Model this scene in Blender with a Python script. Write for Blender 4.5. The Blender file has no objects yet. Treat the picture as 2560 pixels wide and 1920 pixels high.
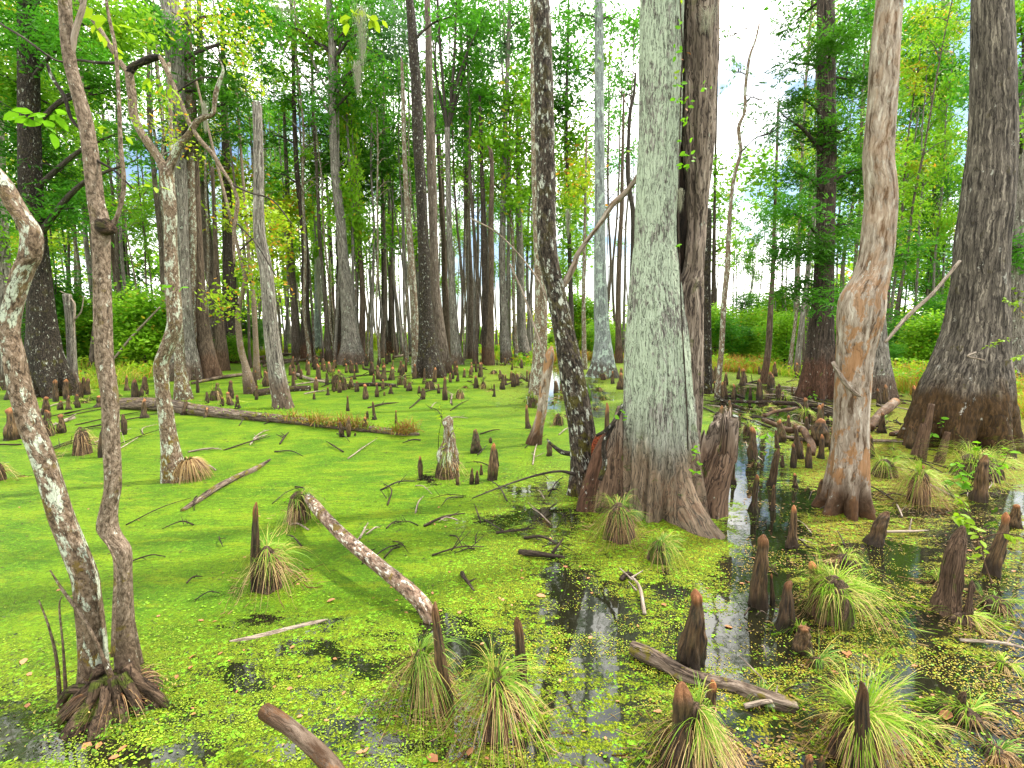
import bpy, math, random
import numpy as np
sc = bpy.context.scene
C = sc.collection
# ------------------------------------------------------------------ camera, light, exposure
H = 2.3; F = 1200.0; PITCH = math.atan(130.0/F)
cam = bpy.data.cameras.new('camera'); camo = bpy.data.objects.new('camera', cam); C.objects.link(camo)
cam.sensor_width = 36; cam.lens = 36*F/2560; cam.clip_end = 2000; cam.clip_start = 0.05
camo.location = (0, 0, H); camo.rotation_euler = (math.pi/2-PITCH, 0, 0)
sc.camera = camo
SUN_EL, SUN_AZ = math.radians(54), math.radians(70)     # azimuth from +Y (into the picture) towards +X
w = bpy.data.worlds.new('World'); sc.world = w; w.use_nodes = True
nt = w.node_tree; nt.nodes.clear()
def wn(t, **k):
    n = nt.nodes.new(t)
    for a, b in k.items(): setattr(n, a, b)
    return n
sky = wn('ShaderNodeTexSky', sky_type='NISHITA', sun_disc=False, sun_elevation=SUN_EL, sun_rotation=SUN_AZ, air_density=1.0, dust_density=0.6)
tc = wn('ShaderNodeTexCoord'); mp = wn('ShaderNodeMapping'); mp.inputs['Scale'].default_value = (1, 1, 1.8)
no = wn('ShaderNodeTexNoise'); no.inputs['Scale'].default_value = 2.6; no.inputs['Detail'].default_value = 7; no.inputs['Roughness'].default_value = 0.55
rp = wn('ShaderNodeMapRange'); rp.inputs[1].default_value = 0.41; rp.inputs[2].default_value = 0.53
b1 = wn('ShaderNodeBackground'); b1.inputs['Strength'].default_value = 0.15
b2 = wn('ShaderNodeBackground'); b2.inputs['Strength'].default_value = 2.7; b2.inputs['Color'].default_value = (1, 0.975, 0.91, 1)
mx = wn('ShaderNodeMixShader'); out = wn('ShaderNodeOutputWorld')
L = nt.links.new
L(tc.outputs['Generated'], mp.inputs['Vector']); L(mp.outputs[0], no.inputs['Vector']); L(no.outputs['Fac'], rp.inputs[0])
L(sky.outputs[0], b1.inputs['Color']); L(rp.outputs[0], mx.inputs[0]); L(b1.outputs[0], mx.inputs[1]); L(b2.outputs[0], mx.inputs[2]); L(mx.outputs[0], out.inputs[0])
sun = bpy.data.lights.new('sun', 'SUN'); suno = bpy.data.objects.new('sun', sun); C.objects.link(suno)
sun.energy = 4.6; sun.angle = math.radians(2.5); sun.color = (1, 0.93, 0.8)
sd = np.array([math.sin(SUN_AZ)*math.cos(SUN_EL), math.cos(SUN_AZ)*math.cos(SUN_EL), math.sin(SUN_EL)])
from mathutils import Vector
suno.rotation_euler = Vector(sd).to_track_quat('Z', 'Y').to_euler()
vs = sc.view_settings; vs.view_transform = 'Standard'; vs.look = 'None'; vs.gamma = 1; vs.use_curve_mapping = False
vs.exposure = 0.7
sc.render.film_transparent = False
sc.cycles.use_denoising = True
sc.cycles.max_bounces = 6; sc.cycles.diffuse_bounces = 3; sc.cycles.glossy_bounces = 2; sc.cycles.transmission_bounces = 4
sc.cycles.caustics_reflective = False; sc.cycles.caustics_refractive = False

# ------------------------------------------------------------------ pixel <-> place
sa, ca = math.sin(PITCH), math.cos(PITCH)
def ray(px, py):
    x = (px-1280)/F; y = (960-py)/F
    return np.array([x, ca+y*sa, -sa+y*ca])
def GZ(px, py, z=0.0):                       # point at height z seen at that pixel
    d = ray(px, py); t = (z-H)/d[2]
    return np.array([d[0]*t, d[1]*t, z])
def PY(px, py, Y):                           # point at depth Y
    d = ray(px, py); t = Y/d[1]
    return np.array([d[0]*t, Y, H+d[2]*t])
def mpp(p):                                  # metres per photo pixel at p
    p = np.asarray(p); return (p[..., 1]*ca-(p[..., 2]-H)*sa)/F
def proj(P):
    fw = P[..., 1]*ca-(P[..., 2]-H)*sa; up = P[..., 1]*sa+(P[..., 2]-H)*ca
    return 1280+F*P[..., 0]/fw, 960-F*up/fw

# ------------------------------------------------------------------ noise
_lat = np.random.default_rng(11).random((64, 64, 64)).astype(np.float32)
def vn(x, y, z=0.0):
    x, y, z = np.broadcast_arrays(np.asarray(x, float), np.asarray(y, float), np.asarray(z, float))
    xi, yi, zi = np.floor(x).astype(int), np.floor(y).astype(int), np.floor(z).astype(int)
    fx, fy, fz = x-xi, y-yi, z-zi
    fx, fy, fz = [f*f*(3-2*f) for f in (fx, fy, fz)]
    r = 0
    for a in (0, 1):
        for b in (0, 1):
            for c in (0, 1):
                r = r+_lat[(xi+a) & 63, (yi+b) & 63, (zi+c) & 63]*(fx if a else 1-fx)*(fy if b else 1-fy)*(fz if c else 1-fz)
    return r
def fbm(x, y, z=0.0, o=4):
    r, a, t = 0, 1.0, 0
    for k in range(o):
        s = 2.03**k
        r = r+a*vn(np.asarray(x)*s+7*k, np.asarray(y)*s+3*k, np.asarray(z)*s); t += a; a *= 0.55
    return r/t
def sstep(a, b, x):
    t = np.clip((x-a)/(b-a), 0, 1); return t*t*(3-2*t)

# ------------------------------------------------------------------ meshes and objects
def mesh(name, V, Fs, mat, attrs=None, smooth=True):
    V = np.ascontiguousarray(V, np.float32)
    if not isinstance(Fs, (list, tuple)): Fs = [Fs]
    Fs = [np.asarray(f, np.int32) for f in Fs if len(f)]
    me = bpy.data.meshes.new(name)
    me.vertices.add(len(V)); me.vertices.foreach_set('co', V.ravel())
    lo = np.concatenate([f.ravel() for f in Fs]); cnt = np.concatenate([np.full(len(f), f.shape[1], np.int32) for f in Fs])
    st = np.concatenate([[0], np.cumsum(cnt)[:-1]]).astype(np.int32)
    me.loops.add(len(lo)); me.loops.foreach_set('vertex_index', lo)
    me.polygons.add(len(cnt)); me.polygons.foreach_set('loop_start', st)
    me.update(calc_edges=True)
    me.polygons.foreach_set('use_smooth', np.full(len(cnt), smooth))
    for k, a in (attrs or {}).items():
        a = np.ascontiguousarray(a, np.float32)
        if a.ndim == 1:
            at = me.attributes.new(k, 'FLOAT', 'POINT'); at.data.foreach_set('value', a)
        else:
            at = me.attributes.new(k, 'FLOAT_VECTOR', 'POINT'); at.data.foreach_set('vector', a.ravel())
    if mat: me.materials.append(mat)
    return me
def link(name, data, parent=None, loc=None, rot=None, scale=None, kind=None, label=None):
    o = bpy.data.objects.new(name, data); C.objects.link(o)
    if parent: o.parent = parent
    if loc is not None: o.location = [float(v) for v in loc]
    if rot is not None: o.rotation_euler = rot
    if scale is not None: o.scale = scale
    if kind: o['kind'] = kind
    if label: o['label'] = label
    return o
def tag(o, label, cat, group=None):
    o['label'] = label; o['category'] = cat
    if group: o['group'] = group
    return o
def empty(name, loc, label, cat, group=None):
    return tag(link(name, None, loc=loc), label, cat, group)
def resample(P, R, n):
    P = np.asarray(P, float); R = np.asarray(R, float)
    if len(P) == 2: t = np.linspace(0, 1, n)[:, None]; return P[0]*(1-t)+P[1]*t, R[0]+(R[1]-R[0])*t[:, 0]
    Q = np.hstack([P, R[:, None]])
    d = np.linalg.norm(np.diff(P, axis=0), axis=1); s = np.concatenate([[0], np.cumsum(np.maximum(d, 1e-5))])
    m = np.zeros_like(Q)
    m[1:-1] = (Q[2:]-Q[:-2])/(s[2:]-s[:-2])[:, None]
    m[0] = (Q[1]-Q[0])/(s[1]-s[0]); m[-1] = (Q[-1]-Q[-2])/(s[-1]-s[-2])
    u = np.linspace(0, s[-1], n); i = np.clip(np.searchsorted(s, u, 'right')-1, 0, len(s)-2)
    h = (s[i+1]-s[i])[:, None]; t = ((u-s[i])[:, None])/h
    r = (2*t**3-3*t**2+1)*Q[i]+(t**3-2*t**2+t)*h*m[i]+(-2*t**3+3*t**2)*Q[i+1]+(t**3-t**2)*h*m[i+1]
    return r[:, :3], np.maximum(r[:, 3], 1e-4)
def tube(P, R, n=30, seg=10, disp=None, flat=False, cap=True, ph=0.0):
    """rings along a curve; disp(theta, s, z, r) multiplies the radius. returns verts, faces, bk coordinates"""
    P, R = resample(P, R, n)
    T = np.gradient(P, axis=0); T /= np.linalg.norm(T, axis=1)[:, None]+1e-9
    if flat:
        A = np.tile([1.0, 0, 0], (n, 1)); B = np.tile([0, 1.0, 0], (n, 1))
    else:
        A = np.zeros_like(P); a = np.cross(T[0], [0.3, 0.2, 1.0] if abs(T[0][2]) < 0.8 else [0, 1.0, 0.1]); a /= np.linalg.norm(a)
        for i in range(n):
            a = a-T[i]*a.dot(T[i]); a /= np.linalg.norm(a); A[i] = a
        B = np.cross(T, A)
    th = np.linspace(0, 2*math.pi, seg, endpoint=False)+ph
    s = np.concatenate([[0], np.cumsum(np.linalg.norm(np.diff(P, axis=0), axis=1))])
    TH, S = np.meshgrid(th, s); RR = np.tile(R[:, None], (1, seg)); Z = np.tile(P[:, 2:3], (1, seg))
    r = RR*(disp(TH, S, Z, RR) if disp else 1.0)
    V = P[:, None]+A[:, None]*(np.cos(TH)*r)[..., None]+B[:, None]*(np.sin(TH)*r)[..., None]
    bk = np.stack([np.cos(TH)*RR, np.sin(TH)*RR, S], -1).reshape(-1, 3)
    i = np.arange(n-1)[:, None]*seg; j = np.arange(seg)[None]; k = (j+1) % seg
    Fq = np.stack([i+j, i+k, i+seg+k, i+seg+j], -1).reshape(-1, 4)
    V = V.reshape(-1, 3)
    Fs = [Fq]
    if cap:
        m = len(V); V = np.vstack([V, P[0]-T[0]*R[0]*0.1, P[-1]+T[-1]*R[-1]*0.3]); bk = np.vstack([bk, [0, 0, 0], [0, 0, s[-1]]])
        j = np.arange(seg); k = (j+1) % seg; e = (n-1)*seg
        Fs.append(np.vstack([np.stack([k, j, np.full(seg, m)], -1), np.stack([e+j, e+k, np.full(seg, m+1)], -1)]))
    return V, Fs, bk
def merge(parts):
    Vs, bks, quads, tris, o = [], [], [], [], 0
    for V, Fs, bk in parts:
        Vs.append(V); bks.append(bk)
        for f in Fs: (quads if f.shape[1] == 4 else tris).append(f+o)
        o += len(V)
    return np.vstack(Vs), [np.vstack(x) for x in (quads, tris) if x], np.vstack(bks)
def tube_mesh(name, P, R, mat, n=30, seg=10, **k):
    V, Fs, bk = tube(P, R, n, seg, **k); return mesh(name, V, Fs, mat, {'bk': bk})

# ------------------------------------------------------------------ materials
class N:
    def __init__(s, name):
        s.m = bpy.data.materials.new(name); s.m.use_nodes = True; s.t = s.m.node_tree; s.t.nodes.clear()
        s.out = s.t.nodes.new('ShaderNodeOutputMaterial')
    def n(s, t, ins=None, **k):
        x = s.t.nodes.new(t)
        for a, b in k.items(): setattr(x, a, b)
        for a, b in (ins or {}).items():
            if hasattr(b, 'links'): s.t.links.new(b, x.inputs[a])
            else: x.inputs[a].default_value = b
        return x
    def noise(s, v, sc_, det=4, ro=0.55): return s.n('ShaderNodeTexNoise', {'Vector': v, 'Scale': sc_, 'Detail': det, 'Roughness': ro}).outputs['Fac']
    def map(s, v, scale, loc=(0, 0, 0)):
        x = s.n('ShaderNodeMapping', {'Vector': v, 'Scale': scale})
        if hasattr(loc, 'links'): s.t.links.new(loc, x.inputs['Location'])
        return x.outputs[0]
    def rng(s, v, a, b, c=0.0, d=1.0): return s.n('ShaderNodeMapRange', {0: v, 1: a, 2: b, 3: c, 4: d}, interpolation_type='SMOOTHSTEP').outputs[0]
    def mix(s, f, a, b, mode='MIX'):
        x = s.n('ShaderNodeMix', data_type='RGBA', blend_type=mode, clamp_factor=True)
        for i, v in ((0, f), (6, a), (7, b)):
            if hasattr(v, 'links'): s.t.links.new(v, x.inputs[i])
            else: x.inputs[i].default_value = (*v, 1) if isinstance(v, tuple) else v
        return x.outputs[2]
    def math(s, op, a, b=0.0, clamp=False): return s.n('ShaderNodeMath', {0: a, 1: b}, operation=op, use_clamp=clamp).outputs[0]
    def bump(s, h, st, dist): return s.n('ShaderNodeBump', {'Height': h, 'Strength': st, 'Distance': dist}).outputs[0]
    def prin(s, col, rough=0.8, nor=None, spec=0.3):
        x = s.n('ShaderNodeBsdfPrincipled', {'Roughness': rough, 'Specular IOR Level': spec})
        if hasattr(col, 'links'): s.t.links.new(col, x.inputs['Base Color'])
        else: x.inputs['Base Color'].default_value = (*col, 1)
        if nor is not None: s.t.links.new(nor, x.inputs['Normal'])
        return x.outputs[0]
    def done(s, sh): s.t.links.new(sh, s.out.inputs[0]); return s.m
def bark(name, dark, mid, light, lich=(0.5, 0.56, 0.48), la=0.5, ls=9, stain=0.9, stc=(0.11, 0.055, 0.025), sa_=0.8, stretch=0.12, fs=26, moss=0.3, mossc=(0.07, 0.085, 0.015), bs=0.6, cross=0.0, ltop=0.0, crack=0.75, patch=None, rl=0.0):
    """la: share of lichen 0..1; stain: height of the water stain; moss: share of moss low down"""
    q = N(name)
    at = q.n('ShaderNodeAttribute', attribute_name='bk').outputs['Vector']
    oi = q.n('ShaderNodeObjectInfo').outputs['Random']
    off = q.n('ShaderNodeCombineXYZ', {0: q.math('MULTIPLY', oi, 37.0), 1: q.math('MULTIPLY', oi, 91.0), 2: q.math('MULTIPLY', oi, 53.0)}).outputs[0]
    v = q.n('ShaderNodeVectorMath', {0: at, 1: off}, operation='ADD').outputs[0]
    warp = q.n('ShaderNodeTexNoise', {'Vector': v, 'Scale': 5.0, 'Detail': 2}).outputs['Color']
    v2 = q.n('ShaderNodeVectorMath', {0: v, 1: q.n('ShaderNodeVectorMath', {0: warp, 'Scale': 0.08}, operation='SCALE').outputs[0]}, operation='ADD').outputs[0]
    f = q.noise(q.map(v2, (1, 1, stretch)), fs, 6, 0.65)
    fine = q.noise(q.map(v, (1, 1, 0.5)), 110, 3, 0.6)
    big = q.noise(q.map(v, (1, 1, 0.35)), 3.2, 4, 0.6)
    col = q.mix(q.rng(f, 0.36, 0.5), dark, mid)
    col = q.mix(q.rng(f, 0.5, 0.68), col, light)
    col = q.mix(q.rng(big, 0.45, 0.7, 0, 0.35), col, dark)
    if patch:
        pn = q.noise(q.map(v2, (1, 1, 0.45)), 5.5, 6, 0.7)
        col = q.mix(q.math('MULTIPLY', q.rng(pn, 0.51, 0.55), q.rng(q.n('ShaderNodeSeparateXYZ', {0: q.n('ShaderNodeNewGeometry').outputs['Position']}).outputs[2], 2.2, 3.6, 0.9, 0.25)), col, q.mix(f, tuple(c*0.45 for c in patch), patch))
    pz = q.n('ShaderNodeSeparateXYZ', {0: q.n('ShaderNodeNewGeometry').outputs['Position']}).outputs[2]
    col = q.mix(q.math('MULTIPLY', q.rng(q.math('ADD', pz, q.math('MULTIPLY', big, 1.0)), stain+0.75, stain+0.25), sa_), col, q.mix(q.rng(f, 0.4, 0.65), tuple(c*0.5 for c in stc), stc))
    if moss > 0:
        mo = q.noise(v, 5.0, 5, 0.65)
        zf = q.rng(pz, 0.1, 3.5, 1.0, 0.35)
        col = q.mix(q.math('MULTIPLY', q.rng(mo, 0.68-0.25*moss, 0.74-0.25*moss), zf), col, q.mix(fine, tuple(c*0.5 for c in mossc), tuple(c*1.6 for c in mossc)))
    if la > 0:
        li = q.noise(q.map(v2, (1, 1, 0.75-0.3*min(stretch*2, 1))), ls, 6, 0.68)
        if rl: li = q.math('ADD', q.math('MULTIPLY', li, 1-rl), q.math('MULTIPLY', q.noise(q.map(v, (1, 1, 0.3)), 38, 5, 0.7), rl))
        l2 = q.math('MULTIPLY', q.rng(li, 0.72-0.3*la, 0.765-0.3*la), q.rng(f, 0.3, 0.42))
        if ltop: l2 = q.math('MULTIPLY', l2, q.rng(pz, ltop*0.4, ltop, 0.08, 1.0))
        col = q.mix(l2, col, q.mix(fine, tuple(c*0.6 for c in lich), tuple(min(c*1.25, 0.9) for c in lich)))
    if crack:
        ck = q.math('ABSOLUTE', q.math('SUBTRACT', q.noise(q.map(v2, (1, 1, stretch*0.8)), fs*0.9, 3, 0.5), 0.5))
        ck = q.rng(ck, 0.035, 0.0); col = q.mix(q.math('MULTIPLY', ck, crack), col, tuple(c*0.7 for c in dark))
        f = q.math('SUBTRACT', f, q.math('MULTIPLY', ck, 0.3))
    h = q.math('ADD', f, q.math('MULTIPLY', fine, 0.25))
    nor = q.bump(h, bs, 0.03)
    return q.done(q.prin(col, 0.85, nor, 0.2))
BK = dict(
    pale=bark('pale_lichened_bark', (0.055, 0.05, 0.042), (0.24, 0.23, 0.2), (0.38, 0.38, 0.34), (0.42, 0.49, 0.37), 0.93, 2.4, 0.85, (0.22, 0.125, 0.07), 0.85, 0.055, 52, 0.25, bs=0.9, ltop=1.7, crack=0.85, rl=0.5),
    brown=bark('grey_brown_bark', (0.035, 0.024, 0.018), (0.125, 0.098, 0.075), (0.27, 0.225, 0.18), (0.4, 0.43, 0.36), 0.28, 6, 0.7, (0.13, 0.08, 0.05), 0.7, 0.07, 30, 0.25, bs=0.9),
    dark=bark('dark_mossy_bark', (0.006, 0.005, 0.004), (0.03, 0.023, 0.017), (0.1, 0.08, 0.062), (0.5, 0.52, 0.45), 0.5, 11, 0.3, (0.07, 0.04, 0.02), 0.5, 0.35, 34, 0.5, (0.055, 0.05, 0.01), bs=0.9, rl=0.35),
    darkj=bark('dark_lichened_bark', (0.007, 0.005, 0.004), (0.05, 0.038, 0.028), (0.17, 0.14, 0.11), (0.5, 0.52, 0.45), 0.62, 10, 0.3, (0.07, 0.04, 0.02), 0.5, 0.35, 34, 0.65, (0.075, 0.065, 0.012), bs=0.9, rl=0.35),
    darkb=bark('dark_cypress_bark', (0.012, 0.009, 0.007), (0.05, 0.037, 0.028), (0.12, 0.09, 0.07), (0.42, 0.42, 0.36), 0.3, 12, 1.3, (0.12, 0.055, 0.03), 0.75, 0.09, 22, 0.2),
    grey=bark('grey_cypress_bark', (0.035, 0.03, 0.025), (0.18, 0.16, 0.135), (0.38, 0.35, 0.31), (0.4, 0.44, 0.36), 0.4, 7, 0.8, (0.14, 0.085, 0.055), 0.75, 0.08, 24, 0.25),
    bluegrey=bark('blue_grey_bark', (0.07, 0.075, 0.07), (0.21, 0.24, 0.23), (0.36, 0.4, 0.38), (0.4, 0.5, 0.42), 0.6, 4, 0.75, (0.1, 0.07, 0.045), 0.8, 0.08, 22, 0.1),
    brown2=bark('furrowed_stem_bark', (0.035, 0.025, 0.02), (0.2, 0.155, 0.12), (0.38, 0.32, 0.26), (0.42, 0.48, 0.38), 0.35, 5, 0.9, (0.17, 0.1, 0.06), 0.85, 0.06, 26, 0.3, bs=1.0, rl=0.4, crack=0.9),
    streak=bark('streaked_grey_bark', (0.022, 0.018, 0.015), (0.1, 0.085, 0.07), (0.3, 0.26, 0.21), (0.36, 0.35, 0.31), 0.3, 4, 1.25, (0.075, 0.04, 0.014), 0.95, 0.07, 22, 0.25, (0.06, 0.05, 0.01), bs=0.8),
    lichen=bark('lichen_patched_bark', (0.045, 0.03, 0.018), (0.17, 0.12, 0.08), (0.33, 0.26, 0.2), (0.46, 0.5, 0.4), 0.68, 11, 0.3, (0.11, 0.07, 0.045), 0.7, 0.6, 40, 0.5, (0.12, 0.08, 0.015), bs=0.5, rl=0.4),
    sapl=bark('speckled_sapling_bark', (0.06, 0.042, 0.026), (0.19, 0.14, 0.1), (0.34, 0.275, 0.21), (0.55, 0.57, 0.48), 0.45, 34, 0.5, (0.1, 0.065, 0.04), 0.8, 0.5, 60, 0.45, (0.12, 0.09, 0.02), bs=0.5, rl=0.4),
    dead=bark('bare_dead_wood', (0.08, 0.05, 0.03), (0.29, 0.235, 0.185), (0.48, 0.43, 0.365), (0.42, 0.43, 0.38), 0.4, 5, 0.35, (0.075, 0.036, 0.016), 0.95, 0.14, 20, 0.1, bs=0.6, crack=0.35, patch=(0.38, 0.2, 0.09), rl=0.4),
    rust=bark('rusty_trunk_bark', (0.03, 0.02, 0.013), (0.095, 0.068, 0.048), (0.21, 0.16, 0.12), (0.35, 0.33, 0.3), 0.2, 12, 1.2, (0.13, 0.07, 0.04), 0.7, 0.1, 24, 0.1),
    log=bark('weathered_log_wood', (0.03, 0.02, 0.014), (0.13, 0.095, 0.07), (0.3, 0.24, 0.19), (0.4, 0.42, 0.35), 0.25, 10, -9, stretch=0.08, moss=0.5, mossc=(0.12, 0.1, 0.015), bs=0.8),
    hollow=bark('painted_cleft_shade', (0.004, 0.003, 0.002), (0.02, 0.013, 0.009), (0.05, 0.032, 0.022), la=0, stain=-9, moss=0),  # near-black wood tone with the shade of the cavity put into it
    root=bark('root_wood', (0.02, 0.013, 0.008), (0.075, 0.048, 0.03), (0.17, 0.115, 0.075), la=0, stain=-9, stretch=0.2, fs=40, moss=0.6, mossc=(0.06, 0.075, 0.01), bs=0.9),
    limb=bark('lichened_limb_bark', (0.045, 0.028, 0.018), (0.2, 0.13, 0.09), (0.38, 0.29, 0.22), (0.6, 0.59, 0.5), 0.62, 20, -9, stretch=0.45, moss=0.35, mossc=(0.13, 0.09, 0.02), bs=0.6, rl=0.5),
    twig=bark('dark_wet_twig', (0.012, 0.008, 0.006), (0.04, 0.028, 0.02), (0.1, 0.075, 0.055), la=0, stain=-9, moss=0, fs=60),
    branch=bark('dark_branch_bark', (0.015, 0.012, 0.01), (0.05, 0.04, 0.032), (0.12, 0.1, 0.085), la=0.2, stain=-9, moss=0.2, fs=40),
    pstick=bark('pale_stick', (0.12, 0.09, 0.07), (0.3, 0.24, 0.19), (0.46, 0.4, 0.34), la=0.1, stain=-9, moss=0, fs=40),
)
def knee_mat():
    q = N('cypress_knee_bark')
    at = q.n('ShaderNodeAttribute', attribute_name='bk').outputs['Vector']
    oi = q.n('ShaderNodeObjectInfo').outputs['Random']
    v = q.n('ShaderNodeVectorMath', {0: at, 1: q.n('ShaderNodeCombineXYZ', {0: q.math('MULTIPLY', oi, 60.0), 2: q.math('MULTIPLY', oi, 40.0)}).outputs[0]}, operation='ADD').outputs[0]
    f = q.noise(q.map(v, (1, 1, 0.25)), 14, 6, 0.65); big = q.noise(v, 3.0, 3)
    z = q.n('ShaderNodeSeparateXYZ', {0: q.n('ShaderNodeTexCoord').outputs['Object']}).outputs[2]
    col = q.mix(q.rng(f, 0.35, 0.66), (0.016, 0.009, 0.005), (0.165, 0.102, 0.05))
    col = q.mix(q.rng(f, 0.62, 0.72, 0, 0.5), col, (0.33, 0.24, 0.17))
    tip = q.rng(q.math('ADD', z, q.math('MULTIPLY', big, 0.25)), 0.93, 1.1)
    col = q.mix(q.math('MULTIPLY', tip, q.rng(oi, 0.15, 0.7, 0.15, 1.0)), col, q.mix(f, (0.25, 0.08, 0.025), (0.62, 0.27, 0.11)))
    wet = q.rng(q.math('ADD', z, q.math('MULTIPLY', big, 0.3)), 0.5, 0.22)
    col = q.mix(wet, col, q.mix(f, (0.008, 0.005, 0.003), (0.05, 0.03, 0.015)))
    mo = q.math('MULTIPLY', q.rng(q.noise(v, 6, 4), 0.52, 0.62), q.rng(oi, 0.5, 1.0, 0.1, 0.8))
    col = q.mix(mo, col, (0.09, 0.1, 0.03))
    col = q.mix(1.0, col, q.mix(q.math('FRACT', q.math('MULTIPLY', oi, 7.3)), (0.5, 0.48, 0.46), (1.25, 1.2, 1.1)), 'MULTIPLY')
    return q.done(q.prin(col, 0.7, q.bump(f, 0.8, 0.05), 0.35))
KNEE = knee_mat()
def leafmat(name, a, b, c=None, cf=0.0, trans=0.5, rough=0.5, ns=0.5):
    """a, b: two greens each leaf lies between (tint attribute); c: an odd colour taken by a share cf of the leaves"""
    q = N(name)
    t = q.n('ShaderNodeAttribute', attribute_name='tint').outputs['Fac']
    p = q.n('ShaderNodeNewGeometry').outputs['Position']
    n = q.noise(p, ns, 2)
    col = q.mix(q.math('MULTIPLY', q.math('ADD', t, q.rng(n, 0.35, 0.65)), 0.5), a, b)
    if c: col = q.mix(q.math('GREATER_THAN', q.math('FRACT', q.math('MULTIPLY', t, 17.3)), 1-cf), col, c)
    d = q.prin(col, rough, None, 0.25)
    tr = q.n('ShaderNodeBsdfTranslucent'); q.t.links.new(col, tr.inputs[0])
    x = q.n('ShaderNodeMixShader', {0: trans}); q.t.links.new(d, x.inputs[1]); q.t.links.new(tr.outputs[0], x.inputs[2])
    return q.done(x.outputs[0])
LF = dict(
    cy=leafmat('cypress_foliage', (0.025, 0.14, 0.008), (0.12, 0.38, 0.02)),
    dk=leafmat('dark_cypress_foliage', (0.018, 0.085, 0.006), (0.08, 0.25, 0.012)),
    br=leafmat('bright_foliage', (0.08, 0.27, 0.008), (0.3, 0.54, 0.025), (0.45, 0.4, 0.03), 0.04),
    yl=leafmat('yellow_green_foliage', (0.17, 0.34, 0.01), (0.45, 0.58, 0.025), (0.6, 0.3, 0.03), 0.1),
    bl=leafmat('misty_fine_foliage', (0.07, 0.16, 0.07), (0.15, 0.3, 0.1)),
    gr=leafmat('marsh_grass_blades', (0.14, 0.3, 0.015), (0.42, 0.52, 0.04), (0.55, 0.4, 0.08), 0.15),
    ru=leafmat('rusty_grass_blades', (0.3, 0.13, 0.02), (0.58, 0.33, 0.06), (0.3, 0.34, 0.03), 0.2),
    sg=leafmat('green_sedge_blades', (0.06, 0.17, 0.015), (0.24, 0.4, 0.03), (0.45, 0.38, 0.1), 0.2, trans=0.3),
    sb=leafmat('bright_sedge_blades', (0.12, 0.28, 0.01), (0.34, 0.5, 0.03), (0.55, 0.47, 0.14), 0.25, trans=0.3),
    ss=leafmat('straw_sedge_blades', (0.2, 0.11, 0.045), (0.55, 0.4, 0.18), (0.12, 0.05, 0.02), 0.35, trans=0.15),
    rd=leafmat('rust_moss', (0.1, 0.05, 0.012), (0.36, 0.2, 0.035), (0.14, 0.2, 0.02), 0.3, trans=.2),
    mo=leafmat('spanish_moss_strands', (0.2, 0.2, 0.14), (0.38, 0.38, 0.28), trans=0.3),
    lv=leafmat('fresh_green_leaf', (0.1, 0.33, 0.01), (0.25, 0.5, 0.02)),
    fl=leafmat('floating_leaf', (0.1, 0.3, 0.01), (0.3, 0.5, 0.03), trans=0.1, rough=0.3, ns=3),
    dw=leafmat('duckweed_frond', (0.1, 0.18, 0.01), (0.32, 0.42, 0.03), trans=0.1, rough=0.5, ns=3),
    ol=leafmat('dead_brown_leaf', (0.3, 0.1, 0.04), (0.55, 0.3, 0.16), trans=0.1),
)

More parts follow.
